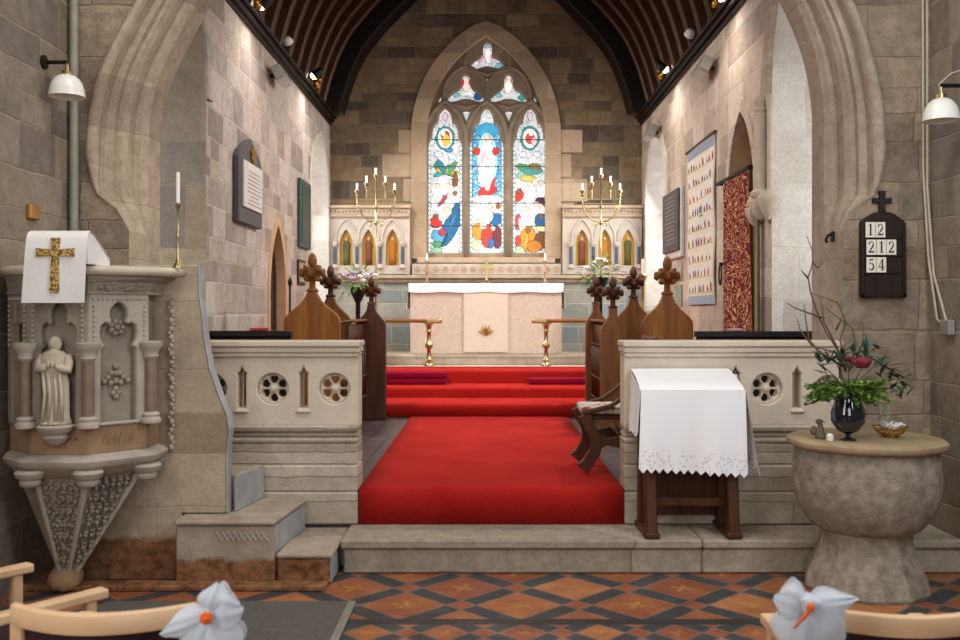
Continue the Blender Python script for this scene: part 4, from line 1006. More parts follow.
# ------------------------------------------------------------------ choir stalls with poppyhead ends
def bench_end(parent, xc, y, wd, z0, zs, sc=1.0, mat=None, th=.085):
    """shaped bench end facing west, its shoulders sweeping up to a carved fleur finial"""
    mat = mat or M_oak; h = wd/2; s_ = sc
    R = [(h, z0), (h, zs-.02*s_), (h*.97, zs+.03*s_), (h*.86, zs+.07*s_), (h*.66, zs+.115*s_), (h*.46, zs+.16*s_), (h*.30, zs+.21*s_), (.05*s_, zs+.27*s_), (.036*s_, zs+.30*s_)]
    poly = R+[(-a, b_) for a, b_ in R[::-1]]
    MB().prism([(xc+a, b_) for a, b_ in poly], y, y+th, lambda a, b_, d: (a, d, b_)).build('bench_end', mat, parent, bevel=.010, seg=2)
    yc = y+th/2
    f = MB(); z = zs+.285*s_
    f.lathe([(.05*s_, z), (.065*s_, z+.012*s_), (.05*s_, z+.03*s_), (.032*s_, z+.04*s_), (.03*s_, z+.12*s_), (.055*s_, z+.145*s_), (.03*s_, z+.16*s_)], (xc, yc, 0), 12)
    for k in range(4):                      # four curling leaves
        a = PI/2*k; dx, dy = math.cos(a), math.sin(a)
        f.tube([(xc+dx*.02*s_, yc+dy*.02*s_, z+.14*s_), (xc+dx*.06*s_, yc+dy*.05*s_, z+.20*s_), (xc+dx*.095*s_, yc+dy*.08*s_, z+.20*s_), (xc+dx*.105*s_, yc+dy*.085*s_, z+.165*s_), (xc+dx*.085*s_, yc+dy*.07*s_, z+.15*s_)],
               [.028*s_, .042*s_, .04*s_, .03*s_, .016*s_], 8)
        f.ell((xc+dx*.10*s_, yc+dy*.08*s_, z+.20*s_), (.032*s_, .03*s_, .03*s_), 8, 6)
        a += PI/4; dx, dy = math.cos(a), math.sin(a)
        f.tube([(xc+dx*.02*s_, yc+dy*.02*s_, z+.15*s_), (xc+dx*.055*s_, yc+dy*.05*s_, z+.22*s_), (xc+dx*.085*s_, yc+dy*.075*s_, z+.235*s_), (xc+dx*.095*s_, yc+dy*.08*s_, z+.205*s_)], [.026*s_, .036*s_, .034*s_, .018*s_], 8)
        f.ell((xc+dx*.07*s_, yc+dy*.06*s_, z+.13*s_), (.03*s_, .03*s_, .028*s_), 8, 6)
    f.lathe([(.03*s_, z+.19*s_), (.032*s_, z+.225*s_), (.022*s_, z+.24*s_), (.043*s_, z+.27*s_), (.046*s_, z+.31*s_), (.032*s_, z+.36*s_), (.004*s_, z+.39*s_)], (xc, yc, 0), 10, fn=lambda a, i, r_, zz: 1+.12*math.sin(a*5))
    f.build('poppyhead', M_oakd if mat is not M_oak else M_oak2, parent, smooth=.9)
M_oak2 = wood('brown_carved_finial_oak', '#553010', '#8a5722', .5, sc=20)
M_stall = wood('mid_brown_stall_oak', '#54300f', '#804f22', .5)
def stall(label, xn, xf, sg, wn, wf, zn, zf, mn, mf):
    t = thing('choir_stall', label, 'choir stall', (xn, 9.7, ZC+.01))
    bench_end(t, xn, 9.1, wn, ZC+.01, zn, 1.0, mn); bench_end(t, xf, 10.40, wf, ZC+.01, zf, .93, mf)
    xb = (xn+xf)/2+sg*.16
    MB().box(xb-.03, xb+.03, 9.15, 10.44, ZC+.01, 1.50).build('seat_back', M_stall, t, bevel=.01)
    MB().box(*sorted((xb-sg*.34, xb)), 9.19, 10.44, .84, .90).build('seat', M_stall, t, bevel=.01)
    return t
stall('honey oak choir stall with poppyhead ends behind the low screen near the flower stand', -1.70, -1.74, -1, .55, .46, 1.56, 1.55, M_oak, M_stall)
stall('honey oak choir stall with poppyhead ends near the banner and red curtain', 1.775, 1.65, 1, .50, .40, 1.53, 1.54, M_oak, M_stall)
def desk(label, sg, xa, ya, yb, near, far, wn, wf):
    t = thing('choir_desk', label, 'choir desk', (xa, (ya+yb)/2, ZC+.01))
    fn = lambda a, b_, d: (xa+sg*d, a, b_)
    hs = []; n = int((yb-ya-.1)/.155); wd = (yb-ya-.1)/n
    for k in range(n):
        y0 = ya+.05+k*wd; hs.append(pointed(y0+.03, y0+wd-.03, .75, 1.30, 1.42, 5))
    MB().plate(rect(ya, yb, ZC+.01, 1.52), hs, 0, .035, fn, bevel=.006).build('arcaded_front', M_oakd, t)
    MB().box(*sorted((xa+sg*.035, xa+sg*.06)), ya, yb, ZC+.01, 1.52).build('back_panel', M_stall, t)
    MB().prism([(xa-sg*.04, 1.545), (xa-sg*.04, 1.575), (xa+sg*.12, 1.555), (xa+sg*.12, 1.525)], ya, yb, lambda a, b_, d: (a, d, b_)).build('book_board', M_stall, t, bevel=.008)
    for k in range(n+1):
        sh_ = MB(); y0 = ya+.05+k*wd; sh_.tube([(xa-sg*.012, y0, .72), (xa-sg*.012, y0, 1.30)], .016, 8)
        for zz in (.72, .95, 1.30): sh_.ell((xa-sg*.014, y0, zz), (.026, .026, .024), 8, 6)
        sh_.build('colonnette', M_oakd, t, smooth=True)
    if near: bench_end(t, near, ya-.085, wn, ZC+.01, 1.45, .82, M_stall, .08)
    bench_end(t, far, yb, wf, ZC+.01, 1.50, .82, M_oakd if sg < 0 else M_stall, .09)
    return t
desk('dark carved oak choir desk with arcaded front and poppyhead beside the red carpet', -1, -1.36, 9.25, 10.42, None, -1.285, .27, .33)
desk('reddish oak choir desk with two poppyhead ends behind the tapestry seated chair', 1, 1.20, 9.2, 10.42, 1.245, 1.235, .25, .24)

# blackened pews against the side walls
def pew(label, x0, x1, y):
    t = thing('black_pew', label, 'pew', ((x0+x1)/2, y, ZC+.01))
    b_ = MB().box(x0, x1, y-.03, y+.03, ZC+.01, 1.44).box(x0-.01, x1+.01, y-.06, y+.06, 1.44, 1.49)
    n = int((x1-x0)/.14)
    for k in range(n): b_.box(x0+.02+k*.14, x0+.11+k*.14, y-.045, y-.03, .6, 1.38)
    b_.build('pew_back', M_black, t, bevel=.006)
    MB().box(x0, x1, y+.03, y+.42, .84, .89).build('seat', M_black, t, bevel=.008)
    for xx in (x0-.02, x1-.04): MB().box(xx, xx+.06, y-.05, y+.45, ZC+.01, 1.30).build('pew_end', M_black, t, bevel=.01)
pew('blackened pew back below the wall memorial with crest', -2.36, -1.66, 7.95)
pew('blackened pew back below the red curtain', 1.76, 2.95, 7.80)
bk = MB().box(-2.0, -1.86, 7.90, 8.0, 1.492, 1.515).build('red_book', plain('red_book_cloth', '#a3242c', .7), None, bevel=.004)
tag(bk, 'small red book lying on the dark pew top near the doorway', 'book')
bk = MB().box(2.02, 2.14, 7.75, 7.85, 1.492, 1.512).build('pink_book', plain('pink_book_cloth', '#b08085', .7), None, bevel=.004)
tag(bk, 'small pinkish book lying on the pew top under the curtain', 'book')

# --- chair on the carpet, turned to the aisle
t = thing('folding_armchair', 'dark carved x-framed armchair with tapestry seat standing on the red carpet', 'chair', (.98, 7.02, .466))
zf = .466
def xleg(y):
    a = [(.695, zf+.045), (.735, zf+.09), (.785, zf+.17), (.80, zf+.24), (.775, zf+.31), (.735, zf+.38), (.715, zf+.44)]
    c = [(1.24, zf+.045), (1.20, zf+.09), (1.15, zf+.17), (1.135, zf+.24), (1.16, zf+.31), (1.19, zf+.42), (1.22, zf+.66)]
    return a, c
for y in (6.76, 7.29):
    for cv in xleg(y):
        p = [(x, y, z) for x, z in cv]
        L = MB(); rings = []
        for i, (x, z) in enumerate(cv):
            a = Vector(cv[max(i-1, 0)]); c = Vector(cv[min(i+1, len(cv)-1)]); tt = (c-a).normalized(); nn = Vector((-tt.y, tt.x)); w_ = (.05, .04, .042, .046, .04, .044, .048)[i]
            rings.append([(x+nn.x*w_, y-.028, z+nn.y*w_), (x+nn.x*w_, y+.028, z+nn.y*w_), (x-nn.x*w_, y+.028, z-nn.y*w_), (x-nn.x*w_, y-.028, z-nn.y*w_)])
        L.loft(rings).build('leg', M_oakd, t, bevel=.006)
    MB().prism([(.79, zf+.18), (.80, zf+.31), (.88, zf+.27), (.97, zf+.29), (1.06, zf+.27), (1.14, zf+.31), (1.14, zf+.18), (1.06, zf+.22), (.97, zf+.20), (.88, zf+.22)], y-.022, y+.022, lambda a_, b_, d: (a_, d, b_)).build('side_brace', M_oakd, t, bevel=.006)
    arm = [(.70, zf+.46), (.78, zf+.47), (.90, zf+.50), (1.0, zf+.57), (1.1, zf+.66), (1.25, zf+.70)]
    MB().loft([[(x, y-.035, z-.016), (x, y+.035, z-.016), (x, y+.035, z+.016), (x, y-.035, z+.016)] for x, z in arm]).build('arm', M_oakd, t, bevel=.006)
MB().box(.715, 1.22, 6.79, 7.26, zf+.40, zf+.435).build('seat_frame', M_oakd, t, bevel=.008)
m, nt, b = new_mat('embroidered_tapestry'); co = obj_co(nt)
vv = nd(nt, 'ShaderNodeTexVoronoi', {'Vector': co, 'Scale': 28}).outputs['Color']
nt.links.new(ramp(nt, nd(nt, 'ShaderNodeSeparateColor', {0: vv}).outputs[0], [(0, '#d9d3c5'), (.45, '#bfb8a6'), (.7, '#a33a35'), (.85, '#8f9d96')], 'CONSTANT'), b.inputs['Base Color']); b.inputs['Roughness'].default_value = .95
MB().box(.70, 1.20, 6.80, 7.25, zf+.437, zf+.49).build('tapestry_cushion', m, t, bevel=.02, seg=2, smooth=.6)
MB().box(1.21, 1.25, 6.74, 7.31, zf+.66, zf+1.0).build('backrest', M_oakd, t, bevel=.012)
MB().tube([(.98, 6.76, zf+.295), (.98, 7.29, zf+.295)], .022, 8).build('stretcher', M_oakd, t)

# --- draped prayer desk
t = thing('prayer_desk', 'dark oak trestle desk under a lace edged white cloth', 'desk', (1.33, 6.04, .22))
zt = lambda y: 1.165+(y-5.9)*.24
dx0, dx1 = 1.0, 1.615
for xx in (1.045, 1.565):
    L = MB()
    L.loft([[(xx-.035, yy-.05, z), (xx+.035, yy-.05, z), (xx+.035, yy+.05, z), (xx-.035, yy+.05, z)] for yy, z in ((5.905, .223), (5.96, .60), (6.02, 1.13))]).build('leg', M_oakd, t, bevel=.008)
    L = MB()
    L.loft([[(xx-.035, yy-.04, z), (xx+.035, yy-.04, z), (xx+.035, yy+.04, z), (xx-.035, yy+.04, z)] for yy, z in ((6.215, .223), (6.20, .60), (6.18, 1.18))]).build('leg', M_oakd, t, bevel=.008)
    MB().box(xx-.05, xx+.05, 5.855, 6.255, .222, .262).build('foot', M_oakd, t, bevel=.01)
MB().box(1.08, 1.55, 6.0, 6.05, .40, .455).build('stretcher', M_oakd, t, bevel=.006)
MB().box(1.02, 1.59, 6.21, 6.235, .30, .95).build('back_board', M_oakd, t)
MB().prism([(5.90, zt(5.90)-.03), (5.90, zt(5.90)), (6.25, zt(6.25)), (6.25, zt(6.25)-.03)], dx0, dx1, lambda a, b_, d: (d, a, b_)).build('desk_top', M_oakd, t)
m, nt, b = new_mat('white_lace_cloth'); co = obj_co(nt)
uvn = nd(nt, 'ShaderNodeAttribute', attribute_name='lace').outputs['Fac']
hol = nd(nt, 'ShaderNodeTexVoronoi', {'Vector': co, 'Scale': 42}).outputs[0]
ff = mth(nt, 'MULTIPLY', mth(nt, 'LESS_THAN', hol, .30), uvn)
nt.links.new(mixc(nt, mth(nt, 'MULTIPLY', ff, .45), hexc('#f0eff1'), hexc('#a9a4a8')), b.inputs['Base Color']); b.inputs['Roughness'].default_value = .9
b.inputs['Specular IOR Level'].default_value = .1
bump(nt, b, mth(nt, 'SUBTRACT', 1.0, ff), .004)
M_lace = m
cl = MB(); lace = []
def drape(fn, ns, nt_, l0, cols):
    base = len(cl.v); vs = []
    for j in range(nt_+1):
        for i in range(ns+1):
            vs.append(fn(i/ns, j/nt_)); lace.append(1.0 if j/nt_ > l0 else 0.0)
    cl.add(vs, [(j*(ns+1)+i, j*(ns+1)+i+1, (j+1)*(ns+1)+i+1, (j+1)*(ns+1)+i) for j in range(nt_) for i in range(ns)])
a0, a1 = .975, 1.632
y0c = 5.872
def zig(s_, n): return abs(((s_*n) % 1)-.5)*2
def top(s_, q): # q 0 back -> 1 front
    y = 6.285-(6.285-y0c)*q; return (a0+(a1-a0)*s_+.004*math.sin(q*5), y, zt(y)+.012-(.012 if q > .98 else 0))
drape(top, 30, 10, 2, None)
def front(s_, q):
    z1 = zt(y0c); ln = .515+.035*s_-.028*zig(s_, 13)*(1 if q > .999 else 0)
    z = z1-ln*q; fold = .018*math.sin(s_*9+.6)*q+.012*math.sin(s_*21)*q*q
    return (a0+(a1-a0)*s_-.005*q+.03*q*(s_-.5), y0c-.006-.03*math.sin(min(q, 1)*PI*.6)*.4-fold*.9, z)
drape(front, 78, 16, .72, None)
def rside(s_, q):      # s 0 front -> 1 back
    ln = .555-.12*s_-.03*zig(s_, 7)*(1 if q > .999 else 0)
    y = y0c-.006+(6.285-y0c)*s_; z = zt(min(max(y, 5.88), 6.28))-ln*q
    return (a1+.02*q+.055*q*(1-s_)+.018*math.sin(s_*11+1)*q, y-.02*q*(1-s_), z)
drape(rside, 42, 14, .72, None)
def lside(s_, q):
    ln = .30+.10*s_-.02*zig(s_, 7)*(1 if q > .999 else 0)
    y = y0c+(6.285-y0c)*s_; z = zt(y)-ln*q
    return (a0-.012*q-.012*math.sin(s_*12)*q-.01*q, y, z)
drape(lside, 42, 10, .6, None)
cl_o = cl.build('desk_cloth', M_lace, None, smooth=True, merge=False)
at = cl_o.data.attributes.new('lace', 'FLOAT', 'POINT'); at.data.foreach_set('value', lace)
tag(cl_o, 'white cloth with zigzag lace hem draped over the trestle desk', 'cloth')

# --- tall branched candelabra
def candelabra(label, xc, y):
    t = thing('candelabrum', label, 'candelabrum', (xc, y, .868))
    MB().lathe([(.20, .87), (.20, .885), (.12, .92), (.05, .97), (.03, 1.05), (.03, 1.1)], (xc, y, 0), 16).build('base', M_brass, t, smooth=.8)
    p = MB().tube([(xc, y, 1.08), (xc, y, 3.62)], .014, 8)
    for z in (1.4, 2.15, 2.98, 3.22): p.ell((xc, y, z), (.038, .038, .03), 10, 6)
    p.build('pole', M_brass, t, smooth=True)
    a = MB(); sp = .140
    for sg in (-1, 1):
        a.tube([(xc, y, 2.99), (xc+sg*.10, y, 3.01), (xc+sg*.20, y, 3.09), (xc+sg*.27, y, 3.21), (xc+sg*.285, y, 3.34), (xc+sg*2*sp, y, 3.42)], .011, 8)
        a.tube([(xc+sg*.05, y, 2.99), (xc+sg*.10, y, 2.96), (xc+sg*.07, y, 2.93)], .012, 6)
        a.tube([(xc+sg*.27, y, 3.25), (xc+sg*.20, y, 3.20), (xc+sg*.22, y, 3.15)], .009, 6)
    a.build('curved_arms', M_brass, t, smooth=True)
    MB().box(xc-.285, xc+.285, y-.012, y+.012, 3.328, 3.347).box(xc-.285, xc+.285, y-.01, y+.01, 3.265, 3.278).build('crossbar', M_brass, t)
    for k, hz in ((-2, 3.47), (-1, 3.58), (0, 3.70), (1, 3.58), (2, 3.47)):
        x = xc+k*sp
        h = MB().lathe([(.010, 3.33), (.010, hz-.10), (.03, hz-.085), (.012, hz-.06), (.036, hz-.02), (.04, hz), (.016, hz+.005)], (x, y, 0), 10).build('candle_holder', M_brass, t, smooth=.8)
        MB().lathe([(.017, hz), (.017, hz+.10), (.004, hz+.105)], (x, y, 0), 8).build('candle', M_cand, h, smooth=.8)
candelabra('tall brass five-branched candelabrum at the side near the lilac flowers', X(375.5, 13.9), 13.95)
candelabra('tall brass five-branched candelabrum near the bright window recess', X(601.5, 13.9), 13.95)
candlestick('processional_candlestick', 'brass candlestick with thick candle in front of the bright window recess', X(643, 13.3), 13.3, .87, 1.33, .20, M_brass, .12, cr_=.024)

# --- reredos panels with golden saints
def reredos(label, px0, px1, cols, cps):
    Y = 15.08; t = thing('reredos_panel', label, 'reredos', (X((px0+px1)/2, Y), 15.15, 2.26))
    x0, x1 = X(px0, Y), X(px1, Y)
    MB().box(x0, x1, Y+.05, 15.195, 2.255, 3.2).build('backing', M_rer, t)
    hs = []
    hw = .105
    for c in cps:
        cx = X(c, Y); hs.append(pointed(cx-hw, cx+hw, 2.40, 2.72, 2.98))
    MB().plate(rect(x0, x1, 2.255, 3.2), hs, Y-.03, Y+.04, lambda a, b_, d: (a, d, b_), bevel=.01).build('arcade', M_rer, t)
    cn = MB().box(x0-.02, x1+.02, Y-.10, 15.195, 3.32, 3.37).box(x0, x1, Y-.06, 15.195, 3.22, 3.32).box(x0, x1, Y-.08, 15.195, 3.18, 3.22)
    cn.build('cornice', M_trim, t, bevel=.008)
    fz = MB(); r = random.Random(2)
    for xx in np.arange(x0+.04, x1-.03, .06): fz.ell((xx, Y-.06, 3.27+r.uniform(-.006, .006)), (.024, .012, .022), 7, 5)
    fz.build('frieze_carving', M_pul, t, smooth=True)
    for c in cps:
        cx = X(c, Y)
        g = MB().add([(a, Y+.035, b_) for a, b_ in pointed(cx-hw, cx+hw, 2.40, 2.72, 2.98)], [tuple(range(len(pointed(cx-hw, cx+hw, 2.40, 2.72, 2.98))))]).build('gold_ground', M_gold2, t)
        i = cps.index(c)
        f = MB(); H = .47; z0 = 2.41
        f.loft([[(cx+rx*math.cos(2*PI*k/12)*(1+.1*math.sin(k*5)), Y+.03+.018*math.sin(2*PI*k/12), z0+h*H) for k in range(12)] for h, rx in ((0, .06), (.3, .055), (.55, .06), (.72, .065), (.82, .045), (.86, .02))])
        f.build('painted_robe', (M_rb1, M_rb2, M_rb3)[(i+cols) % 3], g, smooth=True)
        MB().ell((cx, Y+.02, z0+.90*H), (.027, .018, .034), 10, 7).build('painted_head', M_skin, g, smooth=True)
        MB().lathe([(.055, 0), (.055, .004), (.0, .004)], (0, 0, 0), 16).xf(Matrix.Translation((cx, Y+.031, z0+.91*H)) @ Matrix.Rotation(PI/2, 4, 'X')).build('halo', M_gold, g)
        pp = pointed(cx-.165, cx+.165, 2.74, 2.82, 3.15, 8)
        MB().tube([(a, Y-.035, b_) for a, b_ in pp], .022, 6).build('hood_moulding', M_rer, t, smooth=True)
    xs_ = [X(c, Y) for c in cps]; d_ = (xs_[1]-xs_[0])/2
    for xx in (xs_[0]-d_*.97, (xs_[0]+xs_[1])/2, (xs_[1]+xs_[2])/2, xs_[2]+d_*.93):
        s_ = MB().tube([(xx, Y-.055, 2.42), (xx, Y-.055, 2.70)], .026, 10).build('colonnette', M_bluem, t, smooth=.8)
        MB().lathe([(.03, 2.70), (.045, 2.73), (.055, 2.76), (.05, 2.78)], (xx, Y-.055, 0), 10).build('capital', M_rer, s_, smooth=.8)
        MB().lathe([(.05, 2.36), (.045, 2.40), (.03, 2.42)], (xx, Y-.055, 0), 10).build('shaft_base', M_rer, s_, smooth=.8)
    return t
M_rer = plain('pale_reredos_stone', '#bfb3a6', .75, var=.1, scale=9, bmp=.003, spec=.25)
M_gold2 = plain('gold_mosaic', '#b58a36', .45, .3, var=.3, scale=70)
M_rb1 = plain('olive_painted_robe', '#5d5a34', .7); M_rb2 = plain('russet_painted_robe', '#7a4526', .7); M_rb3 = plain('amber_painted_robe', '#b06e1e', .7)
M_skin = plain('painted_skin_tone', '#c79a78', .7, var=.05); M_bluem = plain('slate_blue_marble', '#4a5460', .4, var=.2)
reredos('carved stone arcade of three golden saints on the pulpit side of the altar', 329.5, 410, 0, [346.3, 368.5, 392.5])
reredos('carved stone arcade of three golden saints on the hymn board side of the altar', 562.5, 642, 1, [581.8, 604.6, 627.8])
t = thing('frieze_band', 'carved stone band of roundels under the east window', 'frieze', (0, 15.15, 2.26))
x0, x1 = -1.2, 1.22
MB().box(x0, x1, 15.10, 15.195, 2.255, 2.43).build('band', M_rer, t, bevel=.006)
fz = MB()
for xx in np.arange(x0+.09, x1-.05, .15):
    fz.lathe([(.055, 0), (.055, .012), (.035, .014), (.03, .004), (.018, .006), (.014, .018), (0.002, .02)], (0, 0, 0), 14).xf(Matrix.Translation((xx, 15.10, 2.34)) @ Matrix.Rotation(PI/2, 4, 'X'), len(fz.v)-14*7)
fz.build('roundels', M_surr2 if 'M_surr2' in globals() else M_trim, t, smooth=.6)

# ------------------------------------------------------------------ wall memorials, banner, curtain
def on_side_wall(sg):      # (along Y, height, proud of the wall) -> world
    return lambda a, b_, d: (sg*(HW-d), a, b_)
L_ = on_side_wall(-1); R_ = on_side_wall(1)
t = thing('wall_memorial', 'marble wall memorial in dark gabled frame with gold crest above lettering', 'memorial plaque', (-HW, 9.85, 2.5))
ym0, ym1 = 9.34, 10.30
fp = [(ym0, 2.56), (ym0, 3.22), (ym0+.08, 3.30), ((ym0+ym1)/2, 3.47), (ym1-.08, 3.30), (ym1, 3.22), (ym1, 2.56)]
MB().prism(fp, .004, .07, L_).build('slate_frame', M_slate, t, bevel=.01)
MB().prism(rect(ym0+.10, ym1-.10, 2.72, 3.20), .07, .095, L_).build('marble_tablet', M_marb, t, bevel=.006)
ln = MB(); r = random.Random(5)
for k in range(9):
    z = 3.11-k*.042; h_ = r.uniform(.16, .30); ln.prism(rect(9.87-h_, 9.87+h_, z-.012, z), .095, .097, L_)
ln.build('engraved_lines', M_print, t)
cr = MB()
for dx, dz, rr_ in ((0, .10, .03), (-.04, .06, .035), (.04, .06, .035), (0, .03, .045), (-.05, .0, .03), (.05, .0, .03), (0, -.03, .03)):
    cr.prism(circ(9.86+dx*1.3, 3.27+dz, rr_, 10), .07, .09, L_)
cr.build('gold_crest', M_gold, t)
t = thing('bronze_tablet', 'tall green bronze tablet on the north chancel wall', 'plaque', (-HW, 12.9, 2.5))
MB().prism(rect(12.55, 13.28, 2.53, 3.46), .004, .05, L_).build('tablet', M_green, t, bevel=.008)
MB().prism(rect(12.62, 13.21, 2.60, 3.39), .05, .058, L_).build('inscribed_panel', plain('dark_green_bronze', '#33463f', .5, .2, var=.35, scale=40), t)
t = thing('framed_picture', 'small framed picture hanging under the green bronze tablet', 'picture', (-HW, 12.75, 2.0))
MB().prism(rect(12.52, 12.98, 2.02, 2.36), .004, .03, L_).build('frame', M_oakd, t, bevel=.006)
MB().prism(rect(12.56, 12.94, 2.06, 2.32), .03, .034, L_).build('picture_print', plain('faded_brown_print', '#9a9076', .6, var=.5, scale=14), t)
t = thing('wall_tablet', 'dark grey slate tablet with white edge beside the bright window recess', 'plaque', (HW, 12.5, 2.4))
MB().prism(rect(11.93, 13.02, 2.36, 3.27), .004, .05, R_).build('marble_border', M_marb, t, bevel=.008)
MB().prism(rect(11.97, 12.98, 2.45, 3.25), .05, .085, R_).build('slate_panel', M_slate, t, bevel=.006)
ln = MB()
for k in range(12): ln.prism(rect(12.15+.05*(k % 2), 12.8-.04*(k % 3), 3.16-k*.055, 3.172-k*.055), .085, .087, R_)
ln.build('engraved_lines', M_print, t)
t = thing('notice_frame', 'pair of small pale notices pinned under the slate tablet', 'notice', (HW, 12.4, 1.8))
MB().prism(rect(12.05, 12.62, 2.06, 2.28), .004, .02, R_).build('upper_notice', plain('grey_notice_paper', '#a9a59c', .8), t)
MB().prism(rect(12.05, 12.45, 1.72, 2.0), .004, .02, R_).build('lower_notice', plain('greenish_notice_paper', '#8f9a85', .8), t)

# appliqued banner: rows of little figures
t = thing('church_banner', 'tall pale appliqued banner with rows of little figures on the chancel wall', 'banner', (HW, 11.05, 1.7))
yb0, yb1, zb0, zb1 = 10.28, 11.62, 1.74, 3.62
NXB, NZB = 54, 92
verts, faces, cc = [], [], []
for j in range(NZB+1):
    for i in range(NXB+1):
        a = yb1+(yb0-yb1)*i/NXB; zz = zb0+(zb1-zb0)*j/NZB
        verts.append((HW-.03-.008*math.sin(zz*7+a*3), a, zz))
r = random.Random(8); rowh = 9.2
pal = ['#1f2a44', '#8c2b2b', '#3d5a3a', '#2b2b2e', '#54455e', '#b5652f', '#2f5f74', '#6b4a36']
bg = hexc('#d3ccbe')
grid = [[bg]*NXB for _ in range(NZB)]
pal = ['#39425a', '#8a4a44', '#55664f', '#4a4648', '#6a5c70', '#b08458', '#4f7480', '#7a6250', '#9a5f58']
cellbg = ['#ddd8cc', '#d3d6d8', '#e0d6c0', '#cfd2c8', '#dcd3cf']
for row in range(9):
    j0, j1 = 6+int(row*8.9), 6+int((row+1)*8.9)-1; i = 2
    while i < NXB-4:
        cw = r.randint(5, 9); cb = hexc(r.choice(cellbg))
        for j in range(j0, min(j1, 86)):
            for q_ in range(i, min(i+cw, NXB-2)): grid[j][q_] = cb
        q_ = i+1
        while q_ < min(i+cw-2, NXB-4):
            c = hexc(r.choice(pal)); hgt = r.randint(3, 5)
            for dj in range(hgt):
                for di in range(2 if dj > hgt-2 else 3):
                    if j0+1+dj < 86: grid[j0+1+dj][q_+di] = c
            if j0+1+hgt < 86: grid[j0+1+hgt][q_+1] = hexc('#c9a184')
            q_ += r.randint(4, 5)
        i += cw+1
    if row == 5:
        for dj in range(7):
            for di in range(8-dj): grid[j0+dj][26+di+dj//2] = hexc('#4f8074')
for j in range(NZB):
    for i in range(NXB):
        if j < 5: grid[j][i] = hexc('#93a2b4')
        elif j > 85: grid[j][i] = hexc('#8f97ab')
        elif (j-6) % 8.9 < 1: grid[j][i] = hexc('#c9b790')
        if i < 1 or i > NXB-2: grid[j][i] = hexc('#bdb5a6')
for j in range(NZB):
    for i in range(NXB):
        faces.append((j*(NXB+1)+i, j*(NXB+1)+i+1, (j+1)*(NXB+1)+i+1, (j+1)*(NXB+1)+i)); cc.append(grid[j][i])
me = bpy.data.meshes.new('banner_cloth'); me.from_pydata([tuple(Vector(v)-OFF[t.name]) for v in verts], [], faces)
at = me.attributes.new('col', 'FLOAT_COLOR', 'CORNER'); at.data.foreach_set('color', np.repeat(np.array(cc), 4, axis=0).astype(np.float32).ravel())
o = bpy.data.objects.new('banner_cloth', me); COL.objects.link(o); o.parent = t; me.materials.append(attr_mat('appliqued_banner_fabric', 0, .9))
sd = o.modifiers.new('thickness', 'SOLIDIFY'); sd.thickness = .012
MB().tube([(HW-.03, yb0-.06, zb1+.01), (HW-.03, yb1+.06, zb1+.01)], .018, 8).build('hanging_rod', M_oakd, t)

# red patterned curtain on its pole
m, nt, b = new_mat('red_patterned_brocade'); co = obj_co(nt)
sp = nd(nt, 'ShaderNodeSeparateXYZ', {0: co}); uy = mth(nt, 'MULTIPLY', sp.outputs[1], 1.0)
wv = nd(nt, 'ShaderNodeTexNoise', {'Vector': co, 'Scale': 6.0, 'Detail': 1.0, 'Distortion': 1.8}).outputs[0]
pt = mth(nt, 'ABSOLUTE', mth(nt, 'SUBTRACT', mth(nt, 'FRACT', mth(nt, 'MULTIPLY', wv, 7.0)), .5))
nt.links.new(ramp(nt, pt, [(.0, '#d9b48a'), (.10, '#c98a62'), (.17, '#7d231b'), (.5, '#661712')]), b.inputs['Base Color']); b.inputs['Roughness'].default_value = .85
M_cur = m
t = thing('door_curtain', 'red patterned curtain hanging over the south doorway', 'curtain', (HW, 9.4, .45))
rows = []
for z in np.linspace(.50, 2.97, 24):
    f = (2.97-z)/2.5
    rows.append([(HW-.075-.028*math.sin(s_*34+1)-.01*f*math.sin(s_*9), 9.60-(.78+.26*f)*s_, z) for s_ in np.linspace(0, 1, 60)])
MB().loft(rows, closed=False).build('cloth', M_cur, t, smooth=True)
rows = [[(HW-.05-.015*math.sin(s_*20), 8.62-.10*s_, z) for s_ in np.linspace(0, 1, 10)] for z in np.linspace(.50, 2.97, 6)]
MB().loft(rows, closed=False).build('lining', plain('olive_curtain_lining', '#8d7f5a', .9), t, smooth=True)
MB().tube([(HW-.075, 8.75, 3.01), (HW-.075, 9.95, 3.01)], .02, 8).build('curtain_pole', M_iron, t)
MB().box(HW-.08, HW-.002, 9.88, 9.91, 2.99, 3.03).box(HW-.08, HW-.002, 8.76, 8.79, 2.99, 3.03).build('pole_bracket', M_iron, t)
t = thing('iron_ring', 'small iron ring fixed to the wall beside the red curtain', 'ring', (HW, 10.0, 1.9))
MB().tube([(HW-.03, 10.0+.05*math.cos(a), 2.05+.11*math.sin(a)) for a in np.linspace(0, 2*PI, 20)], .009, 6).build('ring_loop', M_iron, t)
MB().box(HW-.04, HW-.002, 9.98, 10.02, 2.14, 2.18).build('mount', M_iron, t)
t = thing('standing_staff', 'thin black staff standing beside the north doorway', 'staff', (X(290, 11), 11.0, ZC+.01))
MB().tube([(X(290, 11), 11, ZC+.03), (X(290, 11), 11, 1.98)], .012, 6).build('shaft', M_iron, t)
MB().lathe([(.005, 2.06), (.03, 2.0), (.02, 1.97), (.012, 1.95)][::-1], (X(290, 11), 11, 0), 8).build('finial', M_iron, t)
MB().lathe([(.12, ZC+.012), (.12, ZC+.03), (.02, ZC+.05)], (X(290, 11), 11, 0), 14).build('base', M_iron, t)

